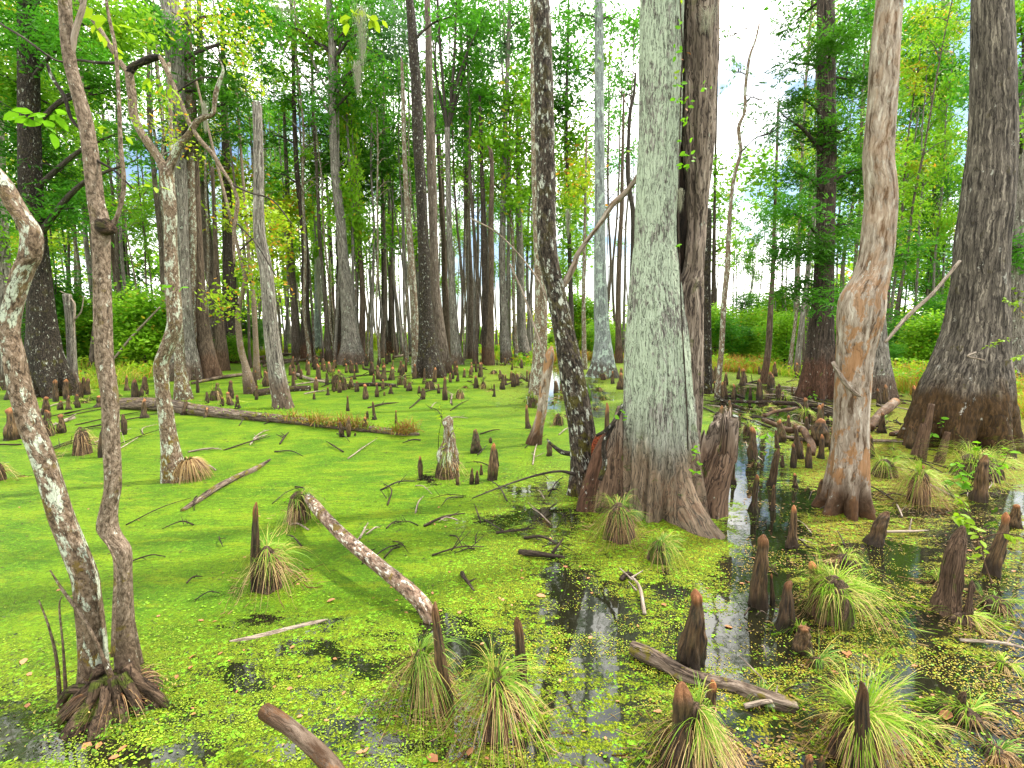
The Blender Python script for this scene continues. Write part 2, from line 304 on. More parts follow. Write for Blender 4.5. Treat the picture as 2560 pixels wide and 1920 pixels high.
# ------------------------------------------------------------------ foliage
def diamonds(c, a, n, Lg, Wd):
    """leaf quads: centre c, axis a, normal n (unit), length and width arrays"""
    a = a/(np.linalg.norm(a, axis=1)[:, None]+1e-9); b = np.cross(n, a); b /= np.linalg.norm(b, axis=1)[:, None]+1e-9
    Lg = np.broadcast_to(Lg, len(c))[:, None]; Wd = np.broadcast_to(Wd, len(c))[:, None]
    V = np.stack([c-a*Lg/2, c+b*Wd/2, c+a*Lg/2, c-b*Wd/2], 1).reshape(-1, 3)
    return V, np.arange(len(V), dtype=np.int32).reshape(-1, 4)
def spray(rng, c, rad, nl, leaf, style='cy'):
    """leaf cloud in an ellipsoid at c, gathered in fans. returns V, F, tint"""
    c = np.asarray(c, float); rad = np.asarray(rad, float)
    per = 26 if style == 'cy' else 14
    nf = max(3, int(nl/per))
    u = rng.normal(size=(nf, 3)); u /= np.linalg.norm(u, axis=1)[:, None]
    rr = rng.random(nf)**0.45
    lump = 0.75+0.6*vn(u[:, 0]*1.7+c[0], u[:, 1]*1.7+c[1], u[:, 2]*1.7+c[2])
    fc = c+u*rr[:, None]*rad*lump[:, None]
    fr = (leaf*3.4 if style == 'cy' else leaf*2.6)*(0.6+0.8*rng.random(nf))
    k = np.repeat(np.arange(nf), per); m = len(k)
    if style == 'cy':
        az0 = rng.random(nf)*6.28; el = rng.normal(-0.15, 0.25, nf)
        D = np.stack([np.cos(az0)*np.cos(el), np.sin(az0)*np.cos(el), np.sin(el)], 1); S = np.stack([-np.sin(az0), np.cos(az0), rng.normal(0, .2, nf)], 1)
        t = rng.random(m); sgn = rng.choice([-1, 1], m); off = rng.random(m)
        p = fc[k]+D[k]*((t*2-1)*fr[k])[:, None]+S[k]*(sgn*off*(1.1-t)*fr[k]*0.55)[:, None]; p[:, 2] -= (t**2)*fr[k]*0.45
        a = D[k]*0.6+S[k]*(sgn*0.8)[:, None]+rng.normal(0, .25, (m, 3)); a[:, 2] -= 0.3
        nrm = np.array([0, 0, 1.0])+rng.normal(0, .55, (m, 3)); W = leaf*0.3
    else:
        p = fc[k]+rng.normal(0, 0.5, (m, 3))*fr[k][:, None]
        a = rng.normal(0, 1, (m, 3)); a[:, 2] = a[:, 2]*0.5-0.3; nrm = np.array([0, 0, .7])+rng.normal(0, .6, (m, 3)); W = leaf*0.5
    nrm /= np.linalg.norm(nrm, axis=1)[:, None]
    s = 0.6+0.8*rng.random(m)
    V, Fq = diamonds(p, a, nrm, leaf*s, W*s)
    tint = np.repeat(np.clip(rng.random(nf)[k]*0.6+rng.random(m)*0.4, 0, 1), 4)
    return V, Fq, tint
def cloud_mesh(name, mat, clouds):
    Vs, Fs, Ts, o = [], [], [], 0
    for V, Fq, T in clouds: Vs.append(V); Fs.append(Fq+o); Ts.append(T); o += len(V)
    return mesh(name, np.vstack(Vs), np.vstack(Fs), mat, {'tint': np.concatenate(Ts)}, smooth=False)
def blades(rng, n, org, az, el, Ln, g, wd, ns=5):
    """curved tapering blades. org (n,3); az, el, Ln, g, wd arrays"""
    t = np.linspace(0, 1, ns+1)
    D = np.stack([np.cos(az)*np.cos(el), np.sin(az)*np.cos(el), np.sin(el)], 1)
    Pp = org[:, None]+D[:, None]*(Ln[:, None]*t)[..., None]
    Pp[..., 2] -= g[:, None]*Ln[:, None]*t**2
    sw = rng.normal(0, .08, n)[:, None]*Ln[:, None]*t**2
    S = np.stack([-np.sin(az), np.cos(az), np.zeros(n)], 1)
    Pp += S[:, None]*sw[..., None]
    wt = wd[:, None]*(1-0.85*t**1.5)
    tw = rng.random(n)*0.8
    S2 = S*np.cos(tw)[:, None]+np.array([0, 0, 1.0])*np.sin(tw)[:, None]
    Lf = Pp-S2[:, None]*wt[..., None]/2; Rt = Pp+S2[:, None]*wt[..., None]/2
    V = np.stack([Lf, Rt], 2).reshape(-1, 3)
    b = (np.arange(n)*(ns+1)*2)[:, None]+(np.arange(ns)*2)[None]
    Fq = np.stack([b, b+1, b+3, b+2], -1).reshape(-1, 4)
    return V, Fq, np.repeat(rng.random(n), (ns+1)*2)
# ------------------------------------------------------------------ ground and water
SX = [-4000, -400, 0, 200, 320, 480, 600, 760, 900, 1100, 1200, 1300, 1420, 1560, 1800, 1950, 2100, 2250, 2400, 2560, 3000, 6000]
SYp = [985, 975, 968, 972, 955, 915, 896, 885, 872, 872, 885, 915, 905, 898, 925, 935, 955, 975, 1005, 1035, 1070, 1085]
def shoreY(px):
    sy = np.interp(px, SX, SYp); yv = (960-sy)/F
    return H*(ca+yv*sa)/(sa-yv*ca)
def height(X, Y):
    Yc = np.maximum(Y, 0.5); px = 1280+F*X/np.maximum(Yc*ca+H*sa, .3)
    s = shoreY(px)*(0.9+0.25*vn(X*.3+5, Y*.3)); r = Y/s
    h = -0.45+sstep(0.86, 1.12, r)*0.62+sstep(1.0, 4.0, r)*0.25
    n = fbm(X*0.9+3, Y*0.9+9, 0, 4)-0.5
    m = fbm(X*0.35+33, Y*0.35, 0, 3)-0.5
    return h+n*0.28*sstep(0.8, 1.1, r)+m*0.3*sstep(.9, 1.2, r)
def sheet(xs, ys):
    X, Y = np.meshgrid(xs, ys); nx, ny = len(xs), len(ys)
    i = np.arange(ny-1)[:, None]*nx; j = np.arange(nx-1)[None]
    Fq = np.stack([i+j, i+j+1, i+nx+j+1, i+nx+j], -1).reshape(-1, 4)
    return X.ravel(), Y.ravel(), Fq
def warped(a, b, n, c=0.0, k=5.0):
    u = np.linspace(math.asinh((a-c)*k), math.asinh((b-c)*k), n); return np.sinh(u)/k+c
X, Y, Fq = sheet(warped(-400, 400, 260, 0, .08), warped(-60, 800, 300, 14, .06))
Z = np.where((np.hypot(X, Y) < 300), height(X, Y), 0.35)
q = N('forest_floor')
p = q.n('ShaderNodeNewGeometry').outputs['Position']
a = q.noise(p, 1.2, 6, 0.65); b = q.noise(p, 14, 4, 0.7)
pz = q.n('ShaderNodeSeparateXYZ', {0: p}).outputs[2]
col = q.mix(q.rng(b, 0.35, 0.65), (0.02, 0.013, 0.008), (0.11, 0.075, 0.04))
col = q.mix(q.math('MULTIPLY', q.rng(a, 0.42, 0.55), q.rng(pz, -0.05, 0.06)), col, q.mix(b, (0.04, 0.09, 0.01), (0.2, 0.25, 0.03)))
MGROUND = q.done(q.prin(col, 0.9, q.bump(b, 0.8, 0.08), 0.2))
link('ground', mesh('ground', np.stack([X, Y, Z], 1), Fq, MGROUND), kind='structure')

# water: one sheet, how much duckweed covers it and how yellow it is are kept per vertex
X, Y, Fq = sheet(warped(-400, 400, 560, 0.4, 1.2), warped(-60, 800, 640, 3.2, 1.0))
Yc = np.maximum(Y, 0.3); PXw, PYw = proj(np.stack([X, Yc, np.zeros_like(X)], 1))
PXw = np.where(Y < 0.3, 1280, PXw); PYw = np.where(Y < 0.3, 3000, PYw)
wx = (fbm(X*1.6, Y*1.6, 0, 4)-.5); wy = (fbm(X*1.6+50, Y*1.6+20, 0, 4)-.5)
mp_ = F*H/np.maximum(Yc, 1)**2
ux = PXw+wx*260*np.minimum(1, 3/Yc)**.5; uy = PYw+wy*200*np.minimum(1, 3/Yc)
cover = np.full(len(X), 1.05); tone = np.full(len(X), 0.0)
def blob(cx, cy, rx, ry, dc=0.0, t=None, pw=1.0):
    d = np.hypot((ux-cx)/rx, (uy-cy)/ry); m = np.exp(-(d**2)*1.1)**pw
    global cover, tone
    cover = cover+dc*m
    if t is not None: tone = tone*(1-m)+t*m
# clumpier and yellower toward the camera and to the right
near = sstep(1380, 1650, uy+0.10*(ux-900)); right = sstep(1000, 1500, ux+0.35*(uy-1200))
cover -= 0.15*near; cover -= 0.08*right*sstep(1150, 1250, uy)
tone = np.maximum(0.38*near, 0.72*right*sstep(1100, 1250, uy)); tone = np.maximum(tone, 0.55*sstep(1150, 1250, ux)*sstep(1100, 950, uy))
fr = sstep(1850, 1990, ux+0.1*(uy-1300)); cover -= 0.04*fr*sstep(930, 1000, uy); tone = tone*(1-fr)+0.95*fr
for v in [(1480, 1520, 80, 80, -.34), (1430, 1420, 40, 90, -.3), (1550, 1560, 50, 40, -.26), (1370, 1300, 90, 40, -.36), (1240, 1310, 100, 26, -.26), (1330, 1230, 80, 20, -.3), (1160, 1600, 60, 70, -.5), (1140, 1540, 40, 40, -.4),
          (660, 1738, 34, 26, -.9), (420, 1870, 60, 25, -.4), (505, 1890, 50, 22, -.7), (120, 1890, 130, 34, -.75), (30, 1800, 70, 60, -.3), (880, 1650, 130, 20, -.25), (700, 1560, 180, 16, -.3), (900, 1850, 120, 40, -.2), (1680, 1455, 30, 22, -.6),
          (1880, 1440, 75, 170, -.3, .15), (1870, 1250, 80, 70, -.25, .2), (1830, 1600, 80, 90, -.10, .3), (1860, 1130, 80, 60, -.6), (1950, 1320, 50, 60, -.5), (1960, 1500, 40, 90, -.4), (2000, 1250, 160, 20, -.4), (1900, 1000, 130, 40, -.7), (2060, 1050, 110, 40, -.6),
          (2250, 1430, 60, 40, -.5), (2190, 1400, 80, 16, -.4), (2320, 1540, 150, 20, -.3), (2480, 1500, 70, 30, -.5), (2440, 1680, 160, 36, -.5), (2540, 1650, 60, 60, -.4), (2500, 1830, 120, 50, -.5), (2240, 1700, 120, 24, -.35), (2150, 1390, 120, 16, -.5), (2420, 1350, 100, 30, -.4), (2500, 1260, 90, 30, -.4), (2350, 1290, 160, 18, -.4),
          (1380, 960, 60, 60, -.6), (1480, 1000, 40, 50, -.6), (1060, 1200, 24, 20, -.55), (990, 1270, 120, 18, -.2), (1240, 1010, 110, 20, -.12), (1100, 1060, 50, 60, -.1), (1010, 905, 90, 10, -.1)]:
    blob(*v)
blob(1730, 1350, 60, 60, .2, .9); blob(1900, 1560, 40, 90, .1, .95); blob(480, 1400, 700, 160, .2, 0.05); blob(900, 1120, 400, 120, .1, 0.0); blob(150, 1880, 160, 60, 0, .15)
cover = np.where(PYw < 905, np.minimum(cover, 0.9), cover)
q = N('duckweed_water')
p = q.n('ShaderNodeNewGeometry').outputs['Position']
cv = q.n('ShaderNodeAttribute', attribute_name='cover').outputs['Fac']; tn = q.n('ShaderNodeAttribute', attribute_name='tone').outputs['Fac']
n1 = q.noise(q.map(p, (0.75, 2.0, 1)), 5, 6, 0.68); n2 = q.noise(p, 30, 5, 0.7)
vo = q.n('ShaderNodeTexVoronoi', {'Vector': p, 'Scale': 95.0}); vo.inputs['Randomness'].default_value = 1
vc = q.n('ShaderNodeSeparateColor', {0: vo.outputs['Color']}).outputs
c9 = None
vo2 = q.n('ShaderNodeTexVoronoi', {'Vector': p, 'Scale': 38.0}); vc2 = q.n('ShaderNodeSeparateColor', {0: vo2.outputs['Color']}).outputs
dsp = q.noise(q.map(p, (0.6, 1.6, 1)), 24, 6, 0.8)
thr = q.math('ADD', q.math('MULTIPLY', n1, 1.1), q.math('ADD', q.math('MULTIPLY', n2, 0.5), q.math('MULTIPLY', vc[0], 0.2)))
fac = q.rng(q.math('SUBTRACT', q.math('ADD', cv, 0.10), thr), 0.0, 0.04)
n3 = q.noise(p, 1.1, 4, 0.6)
g = q.mix(q.rng(n3, 0.35, 0.65), (0.055, 0.15, 0.003), (0.15, 0.26, 0.004))
g = q.mix(q.math('MULTIPLY', q.rng(q.noise(q.map(p, (0.5, 2.2, 1)), 7, 7, 0.8), 0.51, 0.42), 0.75), g, (0.045, 0.11, 0.004)); g = q.mix(q.math('MULTIPLY', q.rng(q.noise(q.map(p, (0.6, 1.8, 1)), 2.3, 6, 0.75), 0.5, 0.62), 0.7), g, (0.2, 0.27, 0.008)); g = q.mix(q.math('MULTIPLY', q.rng(vc[1], 0.6, 1.0), 0.55), g, (0.16, 0.29, 0.012)); g = q.mix(q.math('MULTIPLY', q.rng(n2, 0.52, 0.36), 0.45), g, (0.025, 0.09, 0.006))
yg = q.mix(vc[1], (0.04, 0.085, 0.004), (0.24, 0.3, 0.012))
ylw = q.mix(vc[1], (0.055, 0.045, 0.006), (0.34, 0.27, 0.02))
c1 = q.mix(q.rng(q.math('ADD', tn, q.math('MULTIPLY', q.math('SUBTRACT', n2, 0.5), 0.7)), 0.0, 0.6), g, yg)
c1 = q.mix(q.rng(q.math('ADD', tn, q.math('MULTIPLY', q.math('SUBTRACT', n1, 0.5), 0.9)), 0.7, 1.1), c1, ylw)
c1 = q.mix(q.math('MULTIPLY', q.math('GREATER_THAN', vc2[0], 0.86), q.rng(tn, 0.05, 0.4, 0.25, .8)), c1, (0.2, 0.45, 0.02))
c1 = q.mix(q.math('MULTIPLY', q.math('GREATER_THAN', vc[2], 0.8), q.rng(tn, 0.0, 0.5, 0.35, 0.75)), c1, q.mix(n2, (0.03, 0.05, 0.005), (0.12, 0.1, 0.02)))
c1 = q.mix(q.math('MULTIPLY', q.rng(dsp, 0.57, 0.63), 0.8), c1, (0.025, 0.025, 0.005))
hb = q.math('ADD', q.math('MULTIPLY', vo.outputs['Distance'], -1.0), q.math('MULTIPLY', n2, 1.5))
dw = q.prin(c1, 0.6, q.bump(hb, 0.9, 0.015), 0.12)
wt = q.prin(q.mix(n1, (0.004, 0.005, 0.003), (0.014, 0.014, 0.006)), 0.04, q.bump(q.noise(p, 6, 2), 0.05, 0.02), 1.0)
x = q.n('ShaderNodeMixShader', {0: fac}); q.t.links.new(wt, x.inputs[1]); q.t.links.new(dw, x.inputs[2])
MWATER = q.done(x.outputs[0])
link('water', mesh('water', np.stack([X, Y, np.zeros_like(X)], 1), Fq, MWATER, {'cover': cover, 'tone': tone}), kind='structure')

# ------------------------------------------------------------------ trees named one by one
def ridged(nb, amp, hh, seed, sharp=1.0, bump_=0.05, fis=0.0, fsc=26, hh2=None):
    """buttress ridges fading with height, lumps, and fine vertical fissures"""
    rg = np.random.default_rng(seed); ph = rg.random()*6.28; lean = rg.normal(0, .5, 3)
    def f(TH, S, Zz, R):
        w_ = TH*nb+ph+lean[0]*np.sin(TH*2+lean[1])+0.35*Zz
        rr = np.abs(np.cos(w_/2))**sharp
        k = amp*np.exp(-np.maximum(Zz, 0)/hh)
        o = 1+k*(rr-0.92)
        o = o+bump_*(vn(np.cos(TH)*2+seed, np.sin(TH)*2, S*1.1)-.5)*2+bump_*0.8*(vn(np.cos(TH)*5+seed, np.sin(TH)*5, S*3.0)-.5)
        if fis:
            c_, s_ = np.cos(TH)*R*fsc, np.sin(TH)*R*fsc
            n_ = vn(c_+seed, s_, S*1.6+0.6*vn(c_*.3, s_*.3, S)); n2_ = vn(c_*2.2+seed, s_*2.2, S*4)
            o = o-fis*np.clip(1-np.abs(n_-.5)*5, 0, 1)-fis*.5*np.clip(1-np.abs(n2_-.5)*5, 0, 1)
        return o
    return f
ROOTS = {}
def px_path(path, Y0, zbot=None):
    P = np.array([PY(x, y, Y0+(t[0] if t else 0)) for x, y, w_, *t in path]); W = np.array([v[2] for v in path], float)
    return P, W/2*mpp(P)
def tree(label, path, mat, seg=14, n=46, nb=6, amp=0.35, hh=0.6, sharp=1.0, fis=0, crown=(), limbs=(), top='up', name='cypress_tree', cat='tree', yoff=0.0, leaf=12, bump_=0.05, group=None, dy=1.5):
    """path: (photo x, photo y, width px) from the top of the picture down to the base; crown: (x, y, rx, ry, density, kind)"""
    bx, by, bw = path[-1][:3]
    Y0 = GZ(bx, by)[1]+bw/2*mpp(GZ(bx, by))*0.5+yoff
    P, R = px_path(path, Y0); P, R = P[::-1], R[::-1]
    base = P[0].copy(); base[2] = 0
    P = np.vstack([[P[0][0], P[0][1], -0.35] if P[0][2] > -.3 else P[0], P]); R = np.concatenate([[R[0]*1.04], R])
    if top == 'up':
        d = P[-1]-P[-2]; d /= np.linalg.norm(d); P = np.vstack([P, P[-1]+d*5]); R = np.concatenate([R, [R[-1]*.6]])
    rt = empty(name, base, label, cat, group)
    seed = int(abs(bx*7+by*3)) % 997
    link('trunk', tube_mesh('trunk', P-base, R, BK[mat], n, seg, disp=ridged(nb, amp, hh, seed, sharp, bump_, fis), flat=True), rt)
    rg = np.random.default_rng(seed)
    by_kind = {}
    for cx, cy, rx, ry, dn, kd in crown:
        yo = rg.uniform(-dy, dy) if dy else 0
        c = PY(cx, cy, Y0+yo); m = mpp(c)
        area = math.pi*rx*ry; lf = leaf; nl = int(dn*area/(lf*lf*0.12)*2.6)
        st = 'cy' if kd in ('cy', 'dk', 'bl') else 'br'
        by_kind.setdefault(kd, []).append(spray(rg, c-base, (rx*m, min((rx+ry)/2*m, 2.2), ry*m), nl, lf*m, st))
        # limb from the trunk to the clump
        i = int(np.argmin(np.abs(P[:, 2]-(c[2]-abs(c[0]-np.interp(c[2], P[:, 2], P[:, 0]))*0.55))))
        z0 = max(min(c[2]-abs(c[0]-np.interp(c[2], P[:, 2], P[:, 0]))*0.5, P[-1, 2]-.2), 1.0)
        a_ = np.array([np.interp(z0, P[:, 2], P[:, 0]), np.interp(z0, P[:, 2], P[:, 1]), z0]); r0 = np.interp(z0, P[:, 2], R)
        L_ = np.linalg.norm(c-a_)
        if L_ > 0.25:
            md = (a_+c)/2+np.array([rg.normal(0, .06)*L_, 0, L_*0.10])
            e = c+(c-a_)/L_*rx*m*0.5
            V, Fs, bk_ = tube([a_-base, md-base, c-base, e-base], [min(r0*.5, 0.05+L_*.012), min(r0*.35, .035+L_*.008), .02, .006], 14, 6)
            parts = [(V, Fs, bk_)]
            for k in range(4):
                u = rg.normal(size=3); u /= np.linalg.norm(u); u[2] = abs(u[2])*.3
                s0 = md+(c-md)*rg.random()
                parts.append(tube([s0-base, s0-base+u*np.array([rx, (rx+ry)/2, ry])*m*.5+[0, 0, .05], s0-base+u*np.array([rx, (rx+ry)/2, ry])*m*.95], [.018, .012, .004], 8, 4))
            V, Fs, bk_ = merge(parts)
            link('limb', mesh('limb', V, Fs, BK['branch'], {'bk': bk_}), rt)
    for kd, cl in by_kind.items():
        link('crown', cloud_mesh('crown', LF[kd], cl), rt, kind='stuff')
    for lp in limbs:
        mt = lp[0]; pp = lp[1]
        q_, r_ = px_path(pp, Y0)
        link('limb', tube_mesh('limb', q_-base, r_, BK[mt], 26, 8, disp=ridged(3, 0, 1, seed+3, bump_=.12)), rt)
    return rt, base, P, R, Y0
# --- left foreground: two-stemmed lichened tree on a root mound
A1 = [(-60, 380, 36), (0, 448, 38), (42, 521, 40), (77, 579, 42), (75, 640, 43), (58, 677, 42), (35, 754, 38), (23, 831, 40), (35, 890, 42), (50, 967, 45), (77, 1063, 48), (100, 1121, 48), (131, 1217, 48), (152, 1287, 50), (187, 1374, 52), (213, 1443, 54), (221, 1504, 56), (230, 1591, 58), (234, 1677, 64), (230, 1750, 84)]
A2 = [(162, 0, 26), (164, 39, 26), (168, 96, 27), (175, 154, 27), (189, 212, 28), (210, 289, 30), (224, 366, 31), (231, 424, 33), (239, 501, 34), (251, 559, 38), (253, 617, 34), (255, 696, 34), (257, 793, 36), (262, 908, 35), (274, 986, 34), (278, 1101, 35), (282, 1217, 36), (273, 1265, 37), (269, 1317, 44), (282, 1343, 42), (304, 1374, 40), (308, 1439, 39), (310, 1525, 42), (315, 1634, 48), (325, 1720, 58), (334, 1764, 78)]
rt, base, P, R, Y0 = tree('two-stemmed lichened tree rising from a root mound at left front', A1, 'lichen', 28, 150, 5, 0.3, 0.12, name='swamp_tree', top='none', bump_=0.09)
Pq, Rq = px_path(A2, Y0); Pq, Rq = Pq[::-1]-base, Rq[::-1]
Pq = np.vstack([Pq[0]-[0, 0, .15], Pq, Pq[-1]+(Pq[-1]-Pq[-2])*12]); Rq = np.concatenate([[Rq[0]*1.2], Rq, [Rq[-1]*.8]])
link('trunk', tube_mesh('trunk', Pq, Rq, BK['sapl'], 170, 26, disp=ridged(5, .35, .1, 8, bump_=.1), flat=True), rt, label='slimmer crooked right stem with a burl')
rg = np.random.default_rng(5)
def pxl(pts, Y, b): Pp, Rr = px_path(pts, Y); return Pp-b, Rr
for mt, pts in [('sapl', [(256, 566, 26), (272, 572, 24), (284, 560, 12), (300, 520, 9), (310, 460, 9), (302, 370, 9), (296, 230, 8), (288, 120, 8), (272, 40, 7), (262, -20, 6)]),
                ('pstick', [(178, 130, 14), (190, 70, 13), (206, 20, 12), (212, -20, 11)]),
                ('branch', [(212, 330, 9), (180, 300, 8), (160, 240, 9), (128, 190, 8), (118, 160, 6)]),
                ('branch', [(240, 400, 7), (290, 430, 5), (330, 470, 4)])]:
    Pp, Rr = pxl(pts, Y0, base); link('limb', tube_mesh('limb', Pp, Rr, BK[mt], 34, 10, disp=ridged(3, 0, 1, 4, bump_=.12)), rt)
# burl
u = np.linspace(0, 1, 12); 
Pp, Rr = pxl([(248, 563, 30), (262, 565, 40), (276, 568, 34), (284, 566, 14)], Y0-.02, base); link('burl', tube_mesh('burl', Pp, Rr, BK['root'], 14, 14, disp=ridged(4, 0, 1, 14, bump_=.35)), rt)
for a_ in np.linspace(0, 2*math.pi, 15)[:-1]:     # arching roots of the mound
    r_ = rg.uniform(.22, .36); s = np.array([math.cos(a_), math.sin(a_)*.6, 0]); c0 = GZ(285, 1765)-base
    st_ = c0+s*.10+[0, 0, rg.uniform(.1, .24)]
    link('root', tube_mesh('root', [st_, c0+s*r_*.75+[0, 0, rg.uniform(.05, .13)], c0+s*r_+[rg.normal(0, .03), 0, -.02], c0+s*r_*1.05+[0, 0, -.1]], [.035, .028, .018, .012], BK['root'], 16, 8, disp=ridged(3, 0, 1, int(a_*9), bump_=.25)), rt)
V, Fs, bk_ = tube([GZ(285, 1770)-base+[0, 0, -.1], GZ(285, 1770)-base+[0, .02, .05], GZ(285, 1765)-base+[0, .03, .17]], [.30, .23, .1], 40, 60, disp=ridged(9, .45, .5, 31, bump_=.35), flat=True)
link('root_mound', mesh('root_mound', V, Fs, BK['root'], {'bk': bk_}), rt)
link('moss_apron', cloud_mesh('moss_apron', LF['sg'], [spray(rg, GZ(285, 1775)-base+[.02*k_, -.02, .015], (.42, .34, .05), 700, .016, 'br') for k_ in range(3)]), rt, kind='stuff')
n_ = 130; az = rg.random(n_)*6.28; org = GZ(285, 1765)-base+np.stack([np.cos(az)*.13, np.sin(az)*.11, .04+.12*rg.random(n_)], 1)
V, Fq, T = blades(rg, n_, org, az, rg.uniform(-.2, .9, n_), rg.uniform(.08, .24, n_), rg.uniform(.4, 1.3, n_), np.full(n_, .005)); link('root_fibres', mesh('root_fibres', V, Fq, LF['ss'], {'tint': T}), rt, kind='stuff')
for pts in [[(150, 1745, 10), (140, 1640, 7), (120, 1560, 5), (97, 1500, 3)], [(165, 1740, 9), (158, 1620, 5), (148, 1510, 4), (155, 1490, 2)], [(275, 1690, 10), (243, 1610, 8), (205, 1540, 9), (160, 1480, 7), (125, 1425, 3)], [(282, 1640, 10), (285, 1520, 8), (286, 1400, 6), (262, 1350, 3)], [(355, 1660, 9), (340, 1580, 6), (322, 1480, 3)], [(290, 1760, 10), (275, 1680, 12), (255, 1640, 8)]]:
    Pp, Rr = pxl(pts, Y0-.1, base); link('shoot', tube_mesh('shoot', Pp, Rr, BK['sapl'], 20, 7), rt)

# --- moss-footed tree with two bare forks (left middle)
rt, base, P, R, Y0 = tree('lichen-spotted slender tree forking in two with shaggy straw tuft at its foot', [(417, 424, 30), (417, 444, 28), (424, 501, 29), (427, 560, 27), (426, 617, 27), (430, 677, 31), (434, 754, 32), (436, 812, 33), (417, 870, 33), (403, 909, 32), (405, 967, 30), (413, 1024, 33), (420, 1082, 37), (428, 1140, 46), (438, 1205, 66)], 'lichen', 26, 120, 5, .35, .15, top='none', name='swamp_tree', bump_=.08)
for mt, pts in [('sapl', [(417, 435, 24), (400, 400, 20), (386, 378, 20), (362, 345, 19), (347, 320, 18), (334, 285, 20), (330, 240, 20), (324, 195, 19), (322, 175, 18)]),
                ('dark', [(322, 182, 18), (335, 166, 16), (350, 158, 15), (372, 148, 17), (392, 143, 14), (406, 143, 5)]),
                ('sapl', [(400, 142, 10), (412, 165, 11), (444, 239, 12), (474, 309, 11), (500, 350, 11), (532, 386, 11), (556, 425, 9), (579, 460, 8), (594, 501, 9), (590, 540, 9), (584, 600, 7), (586, 660, 5)]),
                ('lichen', [(419, 440, 22), (430, 405, 19), (448, 365, 18), (470, 340, 16), (492, 305, 14), (515, 292, 12), (532, 286, 10), (536, 260, 10), (540, 231, 11), (548, 205, 10), (558, 175, 6), (552, 155, 3)]),
                ('sapl', [(320, 180, 13), (300, 155, 12), (272, 110, 12), (240, 60, 12), (212, 20, 11), (190, -20, 11)]),
                ('branch', [(300, 158, 8), (240, 156, 7), (190, 150, 6), (150, 154, 5), (110, 132, 5), (60, 95, 5), (0, 58, 5), (-40, 20, 4)]),
                ('branch', [(440, 232, 4), (500, 196, 4), (545, 194, 3)]), ('twig', [(552, 160, 4), (520, 110, 3), (480, 60, 3), (430, 30, 2)]),
                ('branch', [(579, 460, 5), (620, 480, 4), (680, 500, 4), (730, 560, 3)]), ('branch', [(594, 560, 4), (640, 610, 3), (690, 690, 3)])]:
    Pp, Rr = pxl(pts, Y0, base); link('limb', tube_mesh('limb', Pp, Rr, BK[mt], 44, 10, disp=ridged(3, 0, 1, 9, bump_=.15)), rt)
cl = [spray(rg, PY(x, y, Y0+rg.uniform(-.5, .6))-base, (rx*.006, .35, ry*.006), int(n_), .055, 'br') for x, y, rx, ry, n_ in [(560, 60, 90, 50, 420), (610, 130, 50, 40, 260), (640, 190, 40, 28, 120), (480, 40, 60, 36, 200), (430, 265, 36, 34, 150), (380, 300, 30, 50, 120), (640, 20, 60, 40, 180), (420, 330, 20, 40, 60), (480, 380, 30, 24, 60)]]
link('crown', cloud_mesh('crown', LF['yl'], cl), rt, kind='stuff', label='bright yellow-green leaves')
n_ = 520; az = rg.random(n_)*6.28; o_ = GZ(474, 1196)-base
org = o_+np.stack([np.cos(az)*.08, np.sin(az)*.07, .26+.06*rg.random(n_)], 1)
V, Fq, T = blades(rg, n_, org, az, rg.uniform(-.4, .7, n_), rg.uniform(.16, .33, n_), rg.uniform(.9, 1.8, n_), np.full(n_, .01)); link('straw_tuft', mesh('straw_tuft', V, Fq, LF['ss'], {'tint': T}), rt, kind='stuff')

T_ = tree
# --- left background group
T_('tall dark trunk with white lichen dots and three buttress feet beside left edge', [(71, 0, 40), (71, 120, 41), (72, 231, 42), (74, 350, 43), (76, 463, 46), (82, 560, 46), (92, 640, 46), (100, 740, 52), (106, 830, 62), (112, 900, 80), (118, 950, 100), (122, 995, 118)], 'dark', 40, 90, 4, 1.0, .8, 1.4,
   crown=[(50, 40, 120, 80, .8, 'cy'), (160, 110, 110, 80, .8, 'cy'), (30, 210, 80, 80, .7, 'br'), (60, 340, 100, 80, .8, 'cy'), (150, 430, 100, 70, .9, 'dk'), (280, 60, 110, 70, .8, 'br'), (330, 200, 80, 50, .6, 'cy'), (40, 480, 60, 90, .7, 'cy'), (180, 520, 110, 60, .8, 'cy'), (150, 280, 90, 60, .6, 'br'), (300, 330, 90, 18, .8, 'dk'), (340, 400, 60, 14, .6, 'dk'), (270, 230, 60, 60, .7, 'dk')])
T_('grey trunk cut by the left picture edge behind the lichened stem', [(-8, 300, 26), (0, 500, 26), (8, 650, 28), (12, 780, 30), (14, 900, 36), (12, 975, 46)], 'grey', 18, 40, crown=[(-20, 120, 90, 90, .7, 'cy'), (0, 620, 50, 60, .6, 'br')])
T_('broad grey cypress whose pleated foot spreads beside the moss-footed tree', [(425, 0, 40), (430, 60, 42), (436, 116, 44), (440, 270, 36), (450, 463, 32), (452, 600, 34), (456, 760, 42), (459, 850, 52), (462, 952, 92)], 'grey', 30, 60, 6, .8, .8, crown=[(600, 40, 120, 60, .8, 'cy'), (520, 230, 80, 60, .7, 'dk'), (590, 250, 60, 60, .8, 'dk'), (470, 330, 60, 40, .7, 'dk'), (640, 110, 60, 40, .7, 'cy'), (390, 70, 80, 60, .8, 'cy'), (560, 330, 80, 30, .6, 'dk')])
T_('white-speckled trunk with orange bared bark at its foot', [(470, 60, 16), (474, 300, 20), (478, 463, 24), (482, 600, 27), (481, 700, 29), (480, 760, 31), (484, 860, 34), (488, 948, 46)], 'lichen', 18, 50, 5, .3, .5, crown=[(470, 120, 70, 60, .6, 'dk')])
